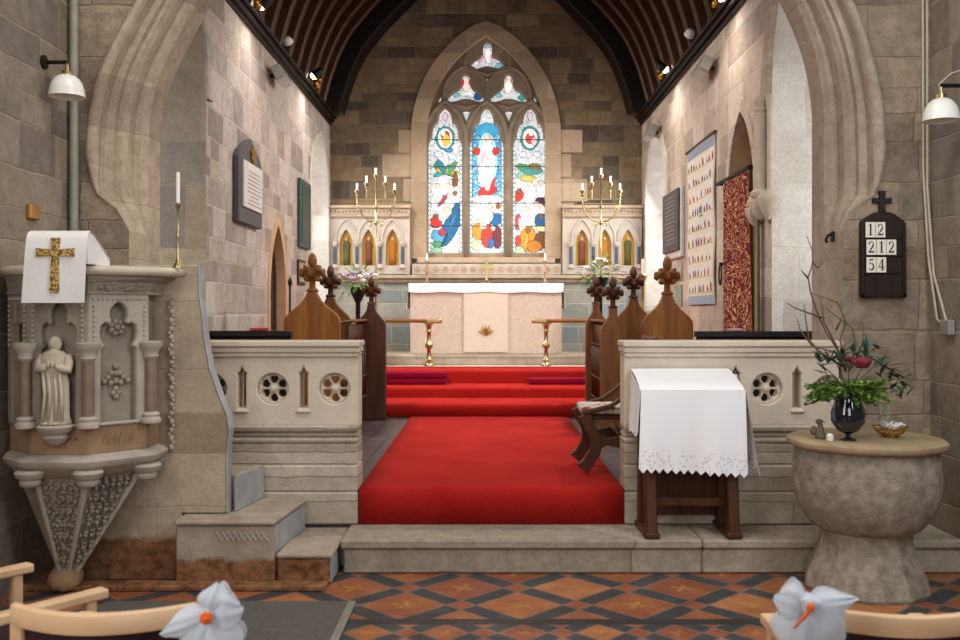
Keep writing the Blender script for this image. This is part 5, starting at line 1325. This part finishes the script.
# --- cornice spotlights, gilded bosses, grey flood heaters
M_bulb = emis('lit_spot_bulb', '#fff1dd', 22)
for (x, y, z), d in zip(SPOTS, ('over the memorial with gold crest', 'above the green bronze tablet', 'above the red curtain', 'above the tall banner')):
    sg = 1 if x > 0 else -1
    t = thing('cornice_spotlight', 'lit spotlight on the timber cornice '+d, 'spotlight', (x+sg*.10, y, 4.835))
    MB().tube([(x+sg*.12, y, 4.84), (x+sg*.05, y, z)], .012, 8).box(*sorted((x+sg*.09, x+sg*.15)), y-.04, y+.04, 4.832, 4.845).build('bracket', M_iron, t)
    M = Matrix.Translation((x+sg*.02, y, z+.05)) @ Matrix.Rotation(sg*-.9, 4, 'Y')
    MB().lathe([(.03, .10), (.055, .07), (.06, -.05), (.052, -.05), (.045, -.03)], (0, 0, 0), 14).xf(M).build('housing', M_iron, t, smooth=.8)
    MB().ell((0, 0, -.05), (.05, .05, .045), 12, 8, None).xf(M).build('bulb', M_bulb, t, smooth=True)
for x, y, d in ((-2.37, 9.78, 'beside the spotlight over the memorial'), (-2.37, 13.25, 'beside the far spotlight above the bronze tablet'), (2.37, 9.72, 'beside the spotlight above the curtain'), (2.37, 12.75, 'beside the far spotlight above the banner')):
    b_ = MB(); r = random.Random(int(y*100)); sg = 1 if x > 0 else -1
    z0 = 4.832
    for k in range(5):
        a = 2*PI*k/5+.3; b_.ell((x+sg*.02, y+.085*math.cos(a), z0+.12+.085*math.sin(a)), (.03, .055, .045), 8, 6, Matrix.Rotation(a, 3, 'X'))
    b_.ell((x, y, z0+.12), .035, 8, 6); b_.tube([(x+sg*.03, y, z0), (x+sg*.03, y, z0+.10)], .025, 8)
    tag(b_.build('gilded_boss', M_gilt2 if 'M_gilt2' in globals() else M_gold, None, smooth=True), 'gilded leaf boss on the timber cornice '+d, 'carving')
for x, y, z, d in ((-HW, 11.0, 4.43, 'above the green bronze tablet'), (HW, 10.4, 4.36, 'above the banner'), (HW, 13.7, 4.28, 'over the bright window recess'), (-HW, 9.3, 4.45, 'near the chapel arch')):
    if d == 'near the chapel arch': continue
    sg = 1 if x > 0 else -1; t = thing('wall_floodlight', 'grey floodlight fixed under the cornice '+d, 'floodlight', (x, y, z))
    M = Matrix.Translation((x-sg*.13, y, z)) @ Matrix.Rotation(sg*.5, 4, 'Y')
    MB().box(-.06, .06, -.24, .24, -.08, .08).xf(M).build('housing', M_plastic, t, bevel=.015)
    MB().box(-.05, .05, -.21, .21, -.088, -.08).xf(M).build('lens', plain('frosted_lens', '#a9a9a6', .3), t)
    MB().box(*sorted((x-sg*.003, x-sg*.10)), y-.03, y+.03, z-.02, z+.02).build('bracket', M_iron, t)

for x, y, d in ((-2.42, 11.3, 'over the doorway and bronze tablet'), (2.42, 11.0, 'over the banner')):
    sg = 1 if x > 0 else -1
    t = thing('cornice_lamp', 'small unlit white lamp head on the timber cornice '+d, 'lamp', (x, y, 4.832))
    MB().tube([(x, y, 4.834), (x, y, 4.90)], .012, 8).box(x-.03, x+.03, y-.03, y+.03, 4.831, 4.845).build('stem', M_iron, t)
    MB().lathe([(.02, .05), (.05, .03), (.065, -.03), (.06, -.035), (.02, -.03)], (0, 0, 0), 14).xf(Matrix.Translation((x-sg*.02, y-.02, 4.93)) @ Matrix.Rotation(sg*.5, 4, 'Y') @ Matrix.Rotation(.9, 4, 'X')).build('lamp_head', M_enam, t, smooth=.8)
# ------------------------------------------------------------------ nave walls' fittings
def lamp(label, x, y, z, wall_x):
    sg = 1 if wall_x > x else -1
    t = thing('wall_lamp', label, 'lamp', (wall_x, y, z+.2))
    MB().lathe([(.045, 0), (.045, .015), (.02, .025), (.012, .03)], (0, 0, 0), 14).xf(Matrix.Translation((wall_x, y, z+.22)) @ Matrix.Rotation(-sg*PI/2, 4, 'Y')).build('wall_rose', M_iron, t, smooth=.8)
    MB().tube([(wall_x-sg*.02, y, z+.22), (x, y, z+.22), (x, y, z+.21)], .013, 8).build('arm', M_iron, t)
    MB().lathe([(.010, z+.21), (.012, z+.17), (.028, z+.165), (.03, z+.14), (.02, z+.135)], (x, y, 0), 12).build('lamp_holder', M_brass, t, smooth=.8)
    MB().lathe([(.030, z+.140), (.052, z+.132), (.076, z+.112), (.094, z+.082), (.104, z+.045), (.108, z+.012), (.112, z), (.105, z+.002), (.098, z+.045), (.086, z+.08), (.03, z+.125)], (x, y, 0), 28).build('lamp_shade', M_enam, t, smooth=.9)
    return t
la = lamp('white enamel dome lamp on black wall arm above the pulpit', X(67, 5.9), 5.9, Z(97, 5.9), NL)
lb = lamp('white enamel dome lamp on black wall arm above the hymn board side', X(941, 5.8), 5.8, Z(121, 5.8), NR)
MB().tube([(X(941, 5.8)+.02, 5.8, Z(104, 5.8)+.05), (X(941, 5.8)-.02, 5.79, Z(85, 5.8)), (X(950, 5.8), 5.79, Z(74, 5.8)), (NR-.01, 5.8, Z(68, 5.8))], .005, 6).build('cable', M_wire, lb)
p = MB().tube([(NL+.045, 6.24, 1.95), (NL+.045, 6.24, 2.6), (NL+.045, 6.24, 5.0)], .03, 10)
p.box(NL+.002, NL+.075, 6.20, 6.285, 2.05, 2.16)
tag(p.build('wall_pipe', M_lead, None, smooth=.8), 'grey green pipe running up the nave corner beside the lamp', 'pipe')
t = thing('conduit_cables', 'two cream cables running down the nave corner to a junction box', 'cable', (NR, 6.2, 1.5))
MB().tube([(NR-.06, 6.285, 4.5), (NR-.055, 6.285, 2.6), (NR-.03, 6.26, 2.0), (NR-.02, 6.16, 1.60), (NR-.012, 6.1, 1.57)], .009, 6).build('cable', M_wire, t)
MB().tube([(NR-.03, 6.286, 4.5), (NR-.028, 6.286, 2.5), (NR-.015, 6.22, 1.9), (NR-.012, 6.05, 1.58)], .009, 6).build('cable', M_wire, t)
MB().box(NR-.05, NR-.003, 5.95, 6.07, 1.50, 1.60).build('junction_box', M_plastic, t, bevel=.008)
bx = MB().box(NL+.003, NL+.03, 5.68, 5.80, 2.22, 2.31)
tag(bx.build('wall_plate', plain('orange_brown_metal_plate', '#a0702c', .4, .3, var=.2), None, bevel=.006), 'small orange brown metal plate on the wall above the pulpit', 'plate')
t = thing('door_hook', 'small black iron hook on the chancel arch jamb', 'hook', (2.40, 6.5, 2.2))
MB().box(2.395, 2.408, 6.44, 6.50, 2.14, 2.21).build('back_plate', M_iron, t, bevel=.004)
MB().tube([(2.40, 6.47, 2.19), (2.37, 6.47, 2.18), (2.355, 6.47, 2.15), (2.365, 6.47, 2.13)], .010, 6).build('hook_arm', M_iron, t)

# hymn board
t = thing('hymn_board', 'dark wooden hymn board with cross and number cards on the nave wall', 'hymn board', (2.665, 6.28, 1.75))
hx0, hx1, hz0 = 2.515, 2.815, 1.75
xm = (hx0+hx1)/2
pf = [(hx0, hz0), (hx0, 2.26), (hx0+.05, 2.295), (xm-.06, 2.318), (xm, 2.325), (xm+.06, 2.318), (hx1-.05, 2.295), (hx1, 2.26), (hx1, hz0)]
M_hymn = wood('dark_ebonised_wood', '#17100c', '#2a1b14', .4)
MB().prism(pf, 6.262, 6.296, lambda a, b_, d: (a, d, b_)).build('board', M_hymn, t, bevel=.008)
fr = MB().box(hx0, hx0+.022, 6.25, 6.264, hz0, 2.25).box(hx1-.022, hx1, 6.25, 6.264, hz0, 2.25).box(hx0, hx1, 6.25, 6.264, hz0, hz0+.025)
for z in (2.145, 2.03, 1.912): fr.box(hx0+.022, hx1-.022, 6.253, 6.264, z-.006, z)
fr.build('board_frame', M_hymn, t, bevel=.003)
MB().plate([(xm+a, 2.32+b_) for a, b_ in ((-.022,0),(-.018,.065),(-.064,.062),(-.064,.098),(-.018,.095),(-.024,.145),(.024,.145),(.018,.095),(.064,.098),(.064,.062),(.018,.065),(.022,0))], [], 6.265, 6.293, lambda a, b_, d: (a, d, b_), bevel=.004).build('cross', M_hymn, t)
def stroke(pts, wds):
    L, R = [], []
    P = [Vector(p) for p in pts]
    for i, p in enumerate(P):
        tt = (P[min(i+1, len(P)-1)]-P[max(i-1, 0)]).normalized(); n_ = Vector((-tt.y, tt.x))
        wd_ = wds[i] if isinstance(wds, (list, tuple)) else wds
        L.append(p+n_*wd_/2); R.append(p-n_*wd_/2)
    return L, R
def cat2(P, n=5): return catmull([tuple(p) for p in P], n)
GLY = {'1': [([(.52, 0), (.52, 1)], .20), ([(.50, .97), (.36, .90), (.28, .80)], .07), ([(.28, .03), (.76, .03)], .06)],
       '2': [(cat2([(.24, .72), (.26, .88), (.46, .97), (.68, .90), (.72, .70), (.58, .46), (.36, .24), (.20, .07)]), [.16]*5+[.10]*5+[.07]*5+[.10]*5+[.17]*5+[.15]*5+[.10]*5+[.08]), ([(.16, .07), (.80, .07)], .14), ([(.78, .04), (.82, .24)], .06)],
       '5': [([(.30, .93), (.74, .95)], .13), ([(.31, .96), (.27, .52)], .07), (cat2([(.27, .53), (.46, .62), (.68, .54), (.76, .32), (.66, .10), (.44, .03), (.28, .10), (.24, .20)]), [.06]*5+[.10]*5+[.16]*5+[.19]*5+[.14]*5+[.07]*5+[.10]*5+[.13])],
       '4': [([(.60, .98), (.36, .62), (.14, .30)], .07), ([(.12, .29), (.86, .29)], .08), ([(.62, 1), (.62, 0)], .19), ([(.44, .03), (.80, .03)], .06)]}
M_card = plain('cream_number_card', '#e3ddce', .7, var=.03); M_ink = plain('black_printing_ink', '#15130f', .6, var=.05)
for row, (s_, z1) in enumerate((('12', 2.252), ('212', 2.135), ('54', 2.017))):
    for k, ch in enumerate(s_):
        x0 = hx0+.028+.006*(row > 0)+k*.0675; z0 = z1-.102
        c = MB().box(x0, x0+.064, 6.2485, 6.252, z0, z1).build('number_card', M_card, t)
        g = MB()
        for pts, wd_ in GLY[ch]:
            L, R = stroke(pts, wd_)
            n_ = len(L); vs = [(x0+.005+p.x*.054, 6.2475, z0+.014+p.y*.076) for p in L+R]
            g.add(vs, [(i, i+1, n_+i+1, n_+i) for i in range(n_-1)])
        g.build('numeral', M_ink, c, merge=False)

# pulpit fall and book desk
t = thing('pulpit_fall', 'white cloth with gold embroidered cross over the pulpit book desk', 'pulpit cloth', (-2.34, 5.2, 1.95))
rows = []
prof = [(5.085, 1.70), (5.088, 1.78), (5.092, 1.88), (5.098, 1.98), (5.105, 2.05), (5.12, 2.085), (5.15, 2.098), (5.2, 2.085), (5.42, 1.955)]
xl, xr = -2.515, -2.180
for i, (y, z) in enumerate(prof):
    f = max(0, (2.08-z)/.38) if y < 5.11 else 0
    rows.append([(xl-.018*f+(xr-xl+.018*f*.6)*s_, y-.004*math.sin(s_*7)*f, z) for s_ in np.linspace(0, 1, 14)])
MB().loft(rows, closed=False).build('cloth', M_white, t, smooth=True)
sd = bpy.data.objects[-1] if False else None
side = [(5.115, 1.915), (5.115, 2.06), (5.15, 2.09), (5.2, 2.075), (5.42, 1.945), (5.42, 1.915)]
MB().prism(side, xl+.005, xr-.005, lambda a, b_, d: (d, a, b_)).build('book_desk', M_white, t)
cx = (xl+xr)/2-.004; cy0 = 5.079
def fall_y(z): return np.interp(z, [p[1] for p in prof[:5]], [p[0] for p in prof[:5]])-.008
m, nt, b = new_mat('gold_embroidery'); co = obj_co(nt)
vv = nd(nt, 'ShaderNodeTexVoronoi', {'Vector': co, 'Scale': 85}).outputs[0]
nt.links.new(ramp(nt, vv, [(0, '#caa24a'), (.4, '#d8bb72'), (.55, '#8c6a2a'), (.8, '#6d4a2c')]), b.inputs['Base Color']); b.inputs['Roughness'].default_value = .5; b.inputs['Metallic'].default_value = .3
bump(nt, b, vv, .003)
def crossbar(pts):
    return [(x, fall_y(z), z) for x, z in pts]
cz = 1.975
g = MB()
for pts in (((-.019, 1.745), (-.026, 1.745), (-.019, 2.05), (.019, 2.05)), ):
    pass
bars = [[(-.026, 1.755), (.026, 1.755), (.019, cz), (-.019, cz)], [(-.019, cz-.02), (.019, cz-.02), (.026, 2.055), (-.026, 2.055)],
        [(-.105, cz-.024), (0, cz-.016), (0, cz+.016), (-.105, cz+.024)], [(.105, cz-.024), (0, cz-.016), (0, cz+.016), (.105, cz+.024)]]
for br in bars:
    g.prism([(cx+a, b_) for a, b_ in br], 0, .006, lambda a, b_, d: (a, fall_y(b_)-d+.004, b_))
g.prism(circ(cx, cz, .03, 12), 0, .009, lambda a, b_, d: (a, fall_y(b_)-d+.004, b_))
g.build('embroidered_cross', m, t)
candlestick('pulpit_candlestick', 'slender brass candlestick with tall white candle on the pulpit rim', X(178, 5.56), 5.56, 1.913, .385, .18, M_brass, .028, cr_=.0115)

# ------------------------------------------------------------------ flowers
def leaf_at(mb, p, d, L, W, up=Vector((0, 0, 1)), curl=.2):
    d = d.normalized(); s_ = d.cross(up)
    if s_.length < .1: s_ = d.cross(Vector((0, 1, 0)))
    s_.normalize(); n_ = s_.cross(d)
    def q(f, w_): return p+d*L*f+s_*W*w_-n_*curl*L*f*f
    c = [q(0, 0), q(.3, .42)+n_*W*.12, q(.62, .42)+n_*W*.1, q(1, 0), q(.62, -.42)+n_*W*.1, q(.3, -.42)+n_*W*.12, q(.45, 0)]
    mb.add(c, [(0, 6, 1), (1, 6, 2), (2, 6, 3), (3, 6, 4), (4, 6, 5), (5, 6, 0)])
def rose(mb, c, r_, rnd_):
    for ring, (n_, rr_, tl) in enumerate(((3, .35, .2), (5, .65, .55), (6, 1.0, 1.0))):
        for k in range(n_):
            a = 2*PI*k/n_+ring*.5
            M = Matrix.Rotation(a, 3, 'Z') @ Matrix.Rotation(tl*.55, 3, 'Y')
            mb.ell(Vector(c)+Vector((math.cos(a)*r_*rr_*.5, math.sin(a)*r_*rr_*.5, r_*.15*(1-ring*.4))), (r_*.16, r_*.42, r_*.45), 7, 5, M)
vy = 5.42; vx = X(848, vy); zl = .906
t = thing('flower_vase', 'dark glass vase of ferns and bare twigs standing on the stone font', 'flower arrangement', (vx, vy, zl))
m, nt, b = new_mat('dark_blue_black_glass'); b.inputs['Base Color'].default_value = hexc('#101a24'); b.inputs['Roughness'].default_value = .06
b.inputs['Coat Weight'].default_value = .5; b.inputs['Transmission Weight'].default_value = .25; b.inputs['Specular IOR Level'].default_value = .7
MB().lathe([(.045, zl), (.045, zl+.008), (.014, zl+.02), (.014, zl+.035), (.06, zl+.055), (.095, zl+.11), (.098, zl+.16), (.075, zl+.22), (.066, zl+.26), (.075, zl+.28), (.068, zl+.28)], (vx, vy, 0), 28).build('vase', m, t, smooth=.8)
r = random.Random(21)
fe = MB(); org = Vector((vx, vy, zl+.26))
for k in range(110):                       # ferny green mass
    a = r.uniform(0, 2*PI); e = r.uniform(-.1, .75)
    d = Vector((math.cos(a)*1.3-.22, math.sin(a)*.9, e)).normalized(); L = r.uniform(.12, .27)
    pts = [org+d*L*f+Vector((0, 0, .03*f-.08*f*f)) for f in (0, .35, .7, 1)]
    fe.tube(pts, .0025, 4, False)
    for q_ in range(24):
        f = r.uniform(.35, 1); p = org+d*L*f+Vector((0, 0, .03*f-.08*f*f))
        leaf_at(fe, p, Vector((r.uniform(-1, 1), r.uniform(-1, 1), r.uniform(-.2, 1))), r.uniform(.018, .034), r.uniform(.016, .026))
o = fe.build('fern_foliage', M_leaf, t, merge=False)
dk = MB()
for (tx, tz, n_) in ((.20, .20, 9), (.25, .10, 8), (.12, .24, 8), (-.14, .17, 8), (-.10, .22, 7), (.03, .22, 7), (.27, .05, 6)):
    c = Vector((vx+tx, vy+r.uniform(-.06, .06), zl+.25+tz)); dk.tube([org, (org+c)/2+Vector((0, 0, .02)), c], .003, 4, False)
    for k in range(n_+4):
        leaf_at(dk, c+Vector((r.uniform(-.06, .06), r.uniform(-.05, .05), r.uniform(-.06, .04))), Vector((tx*2+r.uniform(-.5, .5), r.uniform(-.6, .6), r.uniform(-.3, .8))), r.uniform(.07, .11), r.uniform(.028, .04))
dk.build('dark_leaves', M_leafd, t, merge=False)
sp_ = MB(); c0 = org+Vector((.1, -.05, 0)); pts = [org, org+Vector((.13, -.06, .0)), org+Vector((.19, -.08, -.07)), org+Vector((.20, -.08, -.12))]
sp_.tube(pts, .003, 4)
for k in range(14): leaf_at(sp_, pts[2]+Vector((r.uniform(-.04, .03), r.uniform(-.03, .03), r.uniform(-.06, .05))), Vector((r.uniform(-1, 1), r.uniform(-.6, .6), -.5)), .04, .018)
sp_.build('trailing_sprig', plain('grey_green_leaf', '#8d9a86', .6), t, merge=False)
for c_, q_ in (((vx+.02, vy-.15, zl+.45), .07), ((vx-.02, vy-.08, zl+.47), .035)):
    ro = MB(); rose(ro, c_, q_, r); ro.build('crimson_flower', M_flor, t, smooth=True)
# bare twigs
def px3(px, py, y): return (X(px, y), y, Z(py, y))
tw = [[(846,372,5.42),(838,350,5.44),(826,332,5.46),(817,312,5.45),(811,294,5.44),(808,278,5.44),(813,262,5.45),(812,250,5.46),(807,236,5.47)],
      [(846,370,5.40),(836,345,5.38),(824,322,5.36),(822,305,5.35),(806,318,5.34)][:4]+[(819,296,5.35)],
      [(822,318,5.36),(806,312,5.34),(795,308,5.32),(787,303,5.30)],
      [(848,368,5.44),(840,340,5.5),(846,322,5.52),(838,303,5.53),(826,298,5.53),(811,293,5.52)],
      [(850,370,5.44),(856,345,5.5),(852,328,5.52),(836,316,5.50),(826,308,5.50)],
      [(842,366,5.40),(820,352,5.36),(809,340,5.33),(806,322,5.33),(804,305,5.33)],
      [(852,368,5.44),(862,345,5.5),(864,328,5.52),(861,318,5.52)],
      [(846,366,5.42),(834,352,5.42),(812,346,5.40),(800,330,5.38),(797,318,5.38)],
      [(812,262,5.45),(818,268,5.46),(823,262,5.46)], [(808,278,5.44),(801,270,5.43)], [(836,330,5.47),(842,318,5.48),(841,300,5.48)]]
for q_ in tw:
    pts = catmull([px3(*p) for p in q_], 4) if False else [px3(*p) for p in q_]
    n_ = len(pts); MB().tube(pts, [.0065-.004*i/(n_-1) for i in range(n_)], 6).build('twig', M_twig, t, smooth=True)
def posy(label, c, y, z, seed, cols, pedestal):
    t = thing('flower_arrangement', label, 'flower arrangement', (c, y, .87))
    r = random.Random(seed)
    MB().lathe([(.16, .87), (.16, .90), (.05, .95), (.035, 1.1), (.035, z-.25), (.06, z-.2), (.11, z-.1), (.12, z-.02), (.10, z-.02)], (c, y, 0), 16).build('pedestal', M_iron if pedestal else M_brass, t, smooth=.8)
    o = Vector((c, y, z)); f = MB()
    for k in range(150):
        d = Vector((r.gauss(0, 1), r.gauss(0, .8), r.uniform(-.35, 1.1))).normalized()*r.uniform(.08, .30)
        leaf_at(f, o+d, d+Vector((0, 0, -.05)), r.uniform(.08, .15), r.uniform(.03, .05))
    for k in range(9):
        d = Vector((r.gauss(0, 1), -abs(r.gauss(0, .8)), r.uniform(.1, 1))).normalized()*r.uniform(.2, .30); fl = MB(); rose(fl, o+d, .065, r); fl.build('flower', cols[k % 2], t, smooth=True)
    f.build('leaves', M_leaf, t, merge=False)
posy('lilac and white flowers in greenery behind the dark oak choir desk', X(358, 13.58), 13.58, Z(286, 13.58), 4, (M_florl, M_florw), True)
posy('white flowers in greenery behind the reddish oak choir desk', X(600, 13.58), 13.58, Z(276, 13.58), 9, (M_florw, M_florw), True)

# odds and ends on the font
t = thing('wire_bowl', 'shallow gold wire bowl standing on the font lid', 'bowl', (X(890, 5.55), 5.55, zl))
bxx = X(890, 5.55); wb = MB()
for z, rr_ in ((.006, .045), (.03, .075), (.06, .095)):
    wb.tube([(bxx+rr_*math.cos(a), 5.55+rr_*math.sin(a), zl+z) for a in np.linspace(0, 2*PI, 25)], .004, 5)
for k in range(22):
    a = 2*PI*k/22; wb.tube([(bxx+.03*math.cos(a), 5.55+.03*math.sin(a), zl+.004), (bxx+.075*math.cos(a+.2), 5.55+.075*math.sin(a+.2), zl+.03), (bxx+.098*math.cos(a+.4), 5.55+.098*math.sin(a+.4), zl+.066)], .0025, 4)
wb.build('wire_basket', M_gold, t)
r = random.Random(3)
for k in range(7):
    M = Matrix.Translation((bxx+r.uniform(-.03, .06), 5.55+r.uniform(-.04, .04), zl+.05+r.uniform(0, .035))) @ Matrix.Rotation(r.uniform(-1, 1), 4, 'X') @ Matrix.Rotation(r.uniform(-1, 1), 4, 'Y')
    tag(MB().box(-.028, .028, -.014, .014, -.004, .004).xf(M).build('paper_favour', M_white), 'white folded paper favour lying in the gold wire bowl', 'paper', 'paper favours in the wire bowl')
t = thing('stone_bird', 'small grey brown bird ornament on the font lid', 'ornament', (X(820, 5.5), 5.5, zl))
bx_ = X(819, 5.5); sb_ = MB(); sb_.loft([[(bx_+dx+rr_*math.cos(2*PI*k/10), 5.5+rr_*.8*math.sin(2*PI*k/10), zl+z) for k in range(10)] for dx, z, rr_ in ((0.01, 0, .03), (.01, .012, .034), (.0, .04, .03), (.008, .07, .018), (.006, .088, .014))])
sb_.ell((bx_+.0, 5.5, zl+.098), (.022, .016, .017), 10, 6); sb_.tube([(bx_+.015, 5.5, zl+.1), (bx_+.035, 5.5, zl+.097)], [.007, .002], 6); sb_.ell((bx_-.032, 5.5, zl+.045), (.022, .02, .028), 8, 6)
sb_.build('bird_body', plain('mottled_grey_brown_clay', '#6f6350', .7), t, smooth=True)
t = thing('tealight_candle', 'small white candle in glass beside the vase on the font', 'candle', (X(830, 5.4), 5.4, zl))
MB().lathe([(.02, zl), (.022, zl+.03), (.018, zl+.032)], (X(830, 5.4), 5.4, 0), 14).build('cup', M_card, t, smooth=.8)
MB().lathe([(.016, zl+.032), (.014, zl+.04), (.002, zl+.042)], (X(830, 5.4), 5.4, 0), 14).build('wax', M_cand, t, smooth=.8)

# ------------------------------------------------------------------ nave chairs and bows near the camera
def nave_chair(label, loc, rz, hw=.24):
    """facing +Y in local space"""
    t = thing('nave_chair', label, 'chair', loc, rz)
    def bx(y0, y1, z0, z1, sg): return sorted((sg*hw-.02, sg*hw+.02))+[y0, y1, z0, z1]
    rail = []
    for s_ in np.linspace(-1, 1, 17):
        y = -.25+.10*s_*s_; hh = .030-.004*s_*s_
        rail.append([(s_*(hw+.02), y-.02, .775), (s_*(hw+.02), y+.022, .775), (s_*(hw+.02), y+.018, .832), (s_*(hw+.02), y-.016, .832)])
    MB().loft(rail).build('top_rail', M_beech, t, bevel=.008, seg=2, smooth=.6, world=False)
    pan = []
    for s_ in np.linspace(-1, 1, 13):
        y = -.245+.10*s_*s_; pan.append([(s_*(hw-.022), y-.012, .50), (s_*(hw-.022), y+.015, .50), (s_*(hw-.022), y+.015, .785), (s_*(hw-.022), y-.012, .785)])
    MB().loft(pan).build('backrest', M_purp, t, world=False)
    MB().box(-hw+.02, hw-.02, -.20, .24, .40, .455).build('seat', M_purp, t, bevel=.015, world=False)
    for sg in (-1, 1):
        MB().box(*bx(-.17, -.13, 0, .79, sg)).build('leg', M_beech, t, bevel=.006, world=False)
        MB().box(*bx(.22, .26, 0, .63, sg)).build('leg', M_beech, t, bevel=.006, world=False)
        MB().box(sg*hw-.028, sg*hw+.028, -.16, .30, .63, .665).build('arm', M_beech, t, bevel=.008, seg=2, world=False)
        MB().box(*bx(-.15, .24, .36, .40, sg)).build('side_rail', M_beech, t, bevel=.006, world=False)
    MB().box(-hw, hw, .22, .25, .36, .40).build('front_rail', M_beech, t, world=False)
    return t
def chair_at(label, x, y, rz, hw=.24): return nave_chair(label, (x, y, 0), rz, hw)
chair_at('pale beech armchair whose curved back rail carries the bow with round orange centre', -1.075, 2.78, 0)
chair_at('pale beech armchair turned towards the chancel, its arm ends showing beside the pulpit', -1.76, 3.27, -.66, .27)
chair_at('pale beech armchair with curved back rail in front of the stone font', 1.165, 2.76, 0)

m, nt, b = new_mat('white_tulle'); b.inputs['Base Color'].default_value = hexc('#e4ecf4'); b.inputs['Roughness'].default_value = .9
tr = nd(nt, 'ShaderNodeBsdfTransparent'); tl = nd(nt, 'ShaderNodeBsdfTranslucent', {0: hexc('#e6eef6')})
mx = nd(nt, 'ShaderNodeMixShader', {0: .35}); nt.links.new(b.outputs[0], mx.inputs[1]); nt.links.new(tl.outputs[0], mx.inputs[2])
m2 = nd(nt, 'ShaderNodeMixShader', {0: .2}); nt.links.new(mx.outputs[0], m2.inputs[1]); nt.links.new(tr.outputs[0], m2.inputs[2])
nt.links.new(m2.outputs[0], nt.nodes['Material Output'].inputs[0]); M_tul = m
def bow(label, c, lobes, fl):
    t = thing('tulle_bow', label, 'bow', c)
    C_ = Vector(c)
    for (dx, dz, L, spread, dy) in lobes:
        d = Vector((dx, dy, dz)).normalized(); s_ = d.cross(Vector((0, 1, 0))).normalized()
        mb = MB(); rows = []
        for j in range(11):
            f = j/10; wd_ = spread*math.sin(PI*(.07+.80*f))
            rows.append([tuple(C_+d*L*f*(1-.22*abs(q_)**1.5)+s_*wd_*q_+Vector((0, -.030*math.sin(f*PI)*(1-q_*q_)-.005*math.sin(q_*12+f*3)*f, 0))) for q_ in np.linspace(-1, 1, 19)])
        mb.loft(rows, closed=False)
        rows2 = [[(p[0], p[1]+.028*math.sin(j/10*PI)+.006, p[2]) for p in rw] for j, rw in enumerate(rows)]
        mb.loft(rows2, closed=False); mb.build('bow_loop', M_tul, t, smooth=True, merge=False)
    k = MB(); k.ell(C_+Vector((0, -.012, 0)), (.022, .018, .022), 10, 7); k.build('knot', M_tul, t, smooth=True)
    f = MB()
    if fl == 'round':
        for i in range(7):
            a = 2*PI*i/7; f.ell(C_+Vector((.010*math.cos(a), -.034, .010*math.sin(a))), (.008, .008, .008), 7, 5)
        f.ell(C_+Vector((0, -.040, 0)), .008, 7, 5)
    else:
        f.ell(C_+Vector((0, -.036, .008)), (.011, .010, .012), 8, 6); f.tube([C_+Vector((0, -.036, .006)), C_+Vector((-.02, -.04, -.018)), C_+Vector((-.045, -.042, -.045))], [.006, .005, .002], 6)
    f.build('orange_flower', M_floro, t, smooth=True)
bow('white tulle bow with round orange centre tied to the beech chair near the mat', (X(210, 2.46), 2.46, Z(614, 2.46)),
    [(.22, 1, .085, .042, 0), (-1, -.42, .145, .040, 0), (.75, .10, .088, .075, .01), (.25, -1, .16, .075, 0), (-.45, -1, .15, .06, .01)], 'round')
bow('white tulle bow with trailing orange bud tied to the beech chair before the font', (X(806, 2.46), 2.46, Z(606, 2.46)),
    [(-.55, .12, .088, .062, 0), (1, .14, .140, .036, 0), (.65, -.60, .14, .075, .01), (-.20, -1, .15, .075, 0), (.15, 1, .036, .055, .01)], 'long')

# floor mat by the pulpit
t = thing('floor_mat', 'charcoal grey floor mat at the foot of the pulpit steps', 'mat', (-1.4, 5.0, 0))
MB().box(-2.15, -.78, 4.2, 5.28, .002, .016).build('mat_pile', M_mat, t, bevel=.004)
MB().box(-.78, -.735, 4.2, 5.28, .002, .018).build('edge_strip', M_lead, t, bevel=.004)
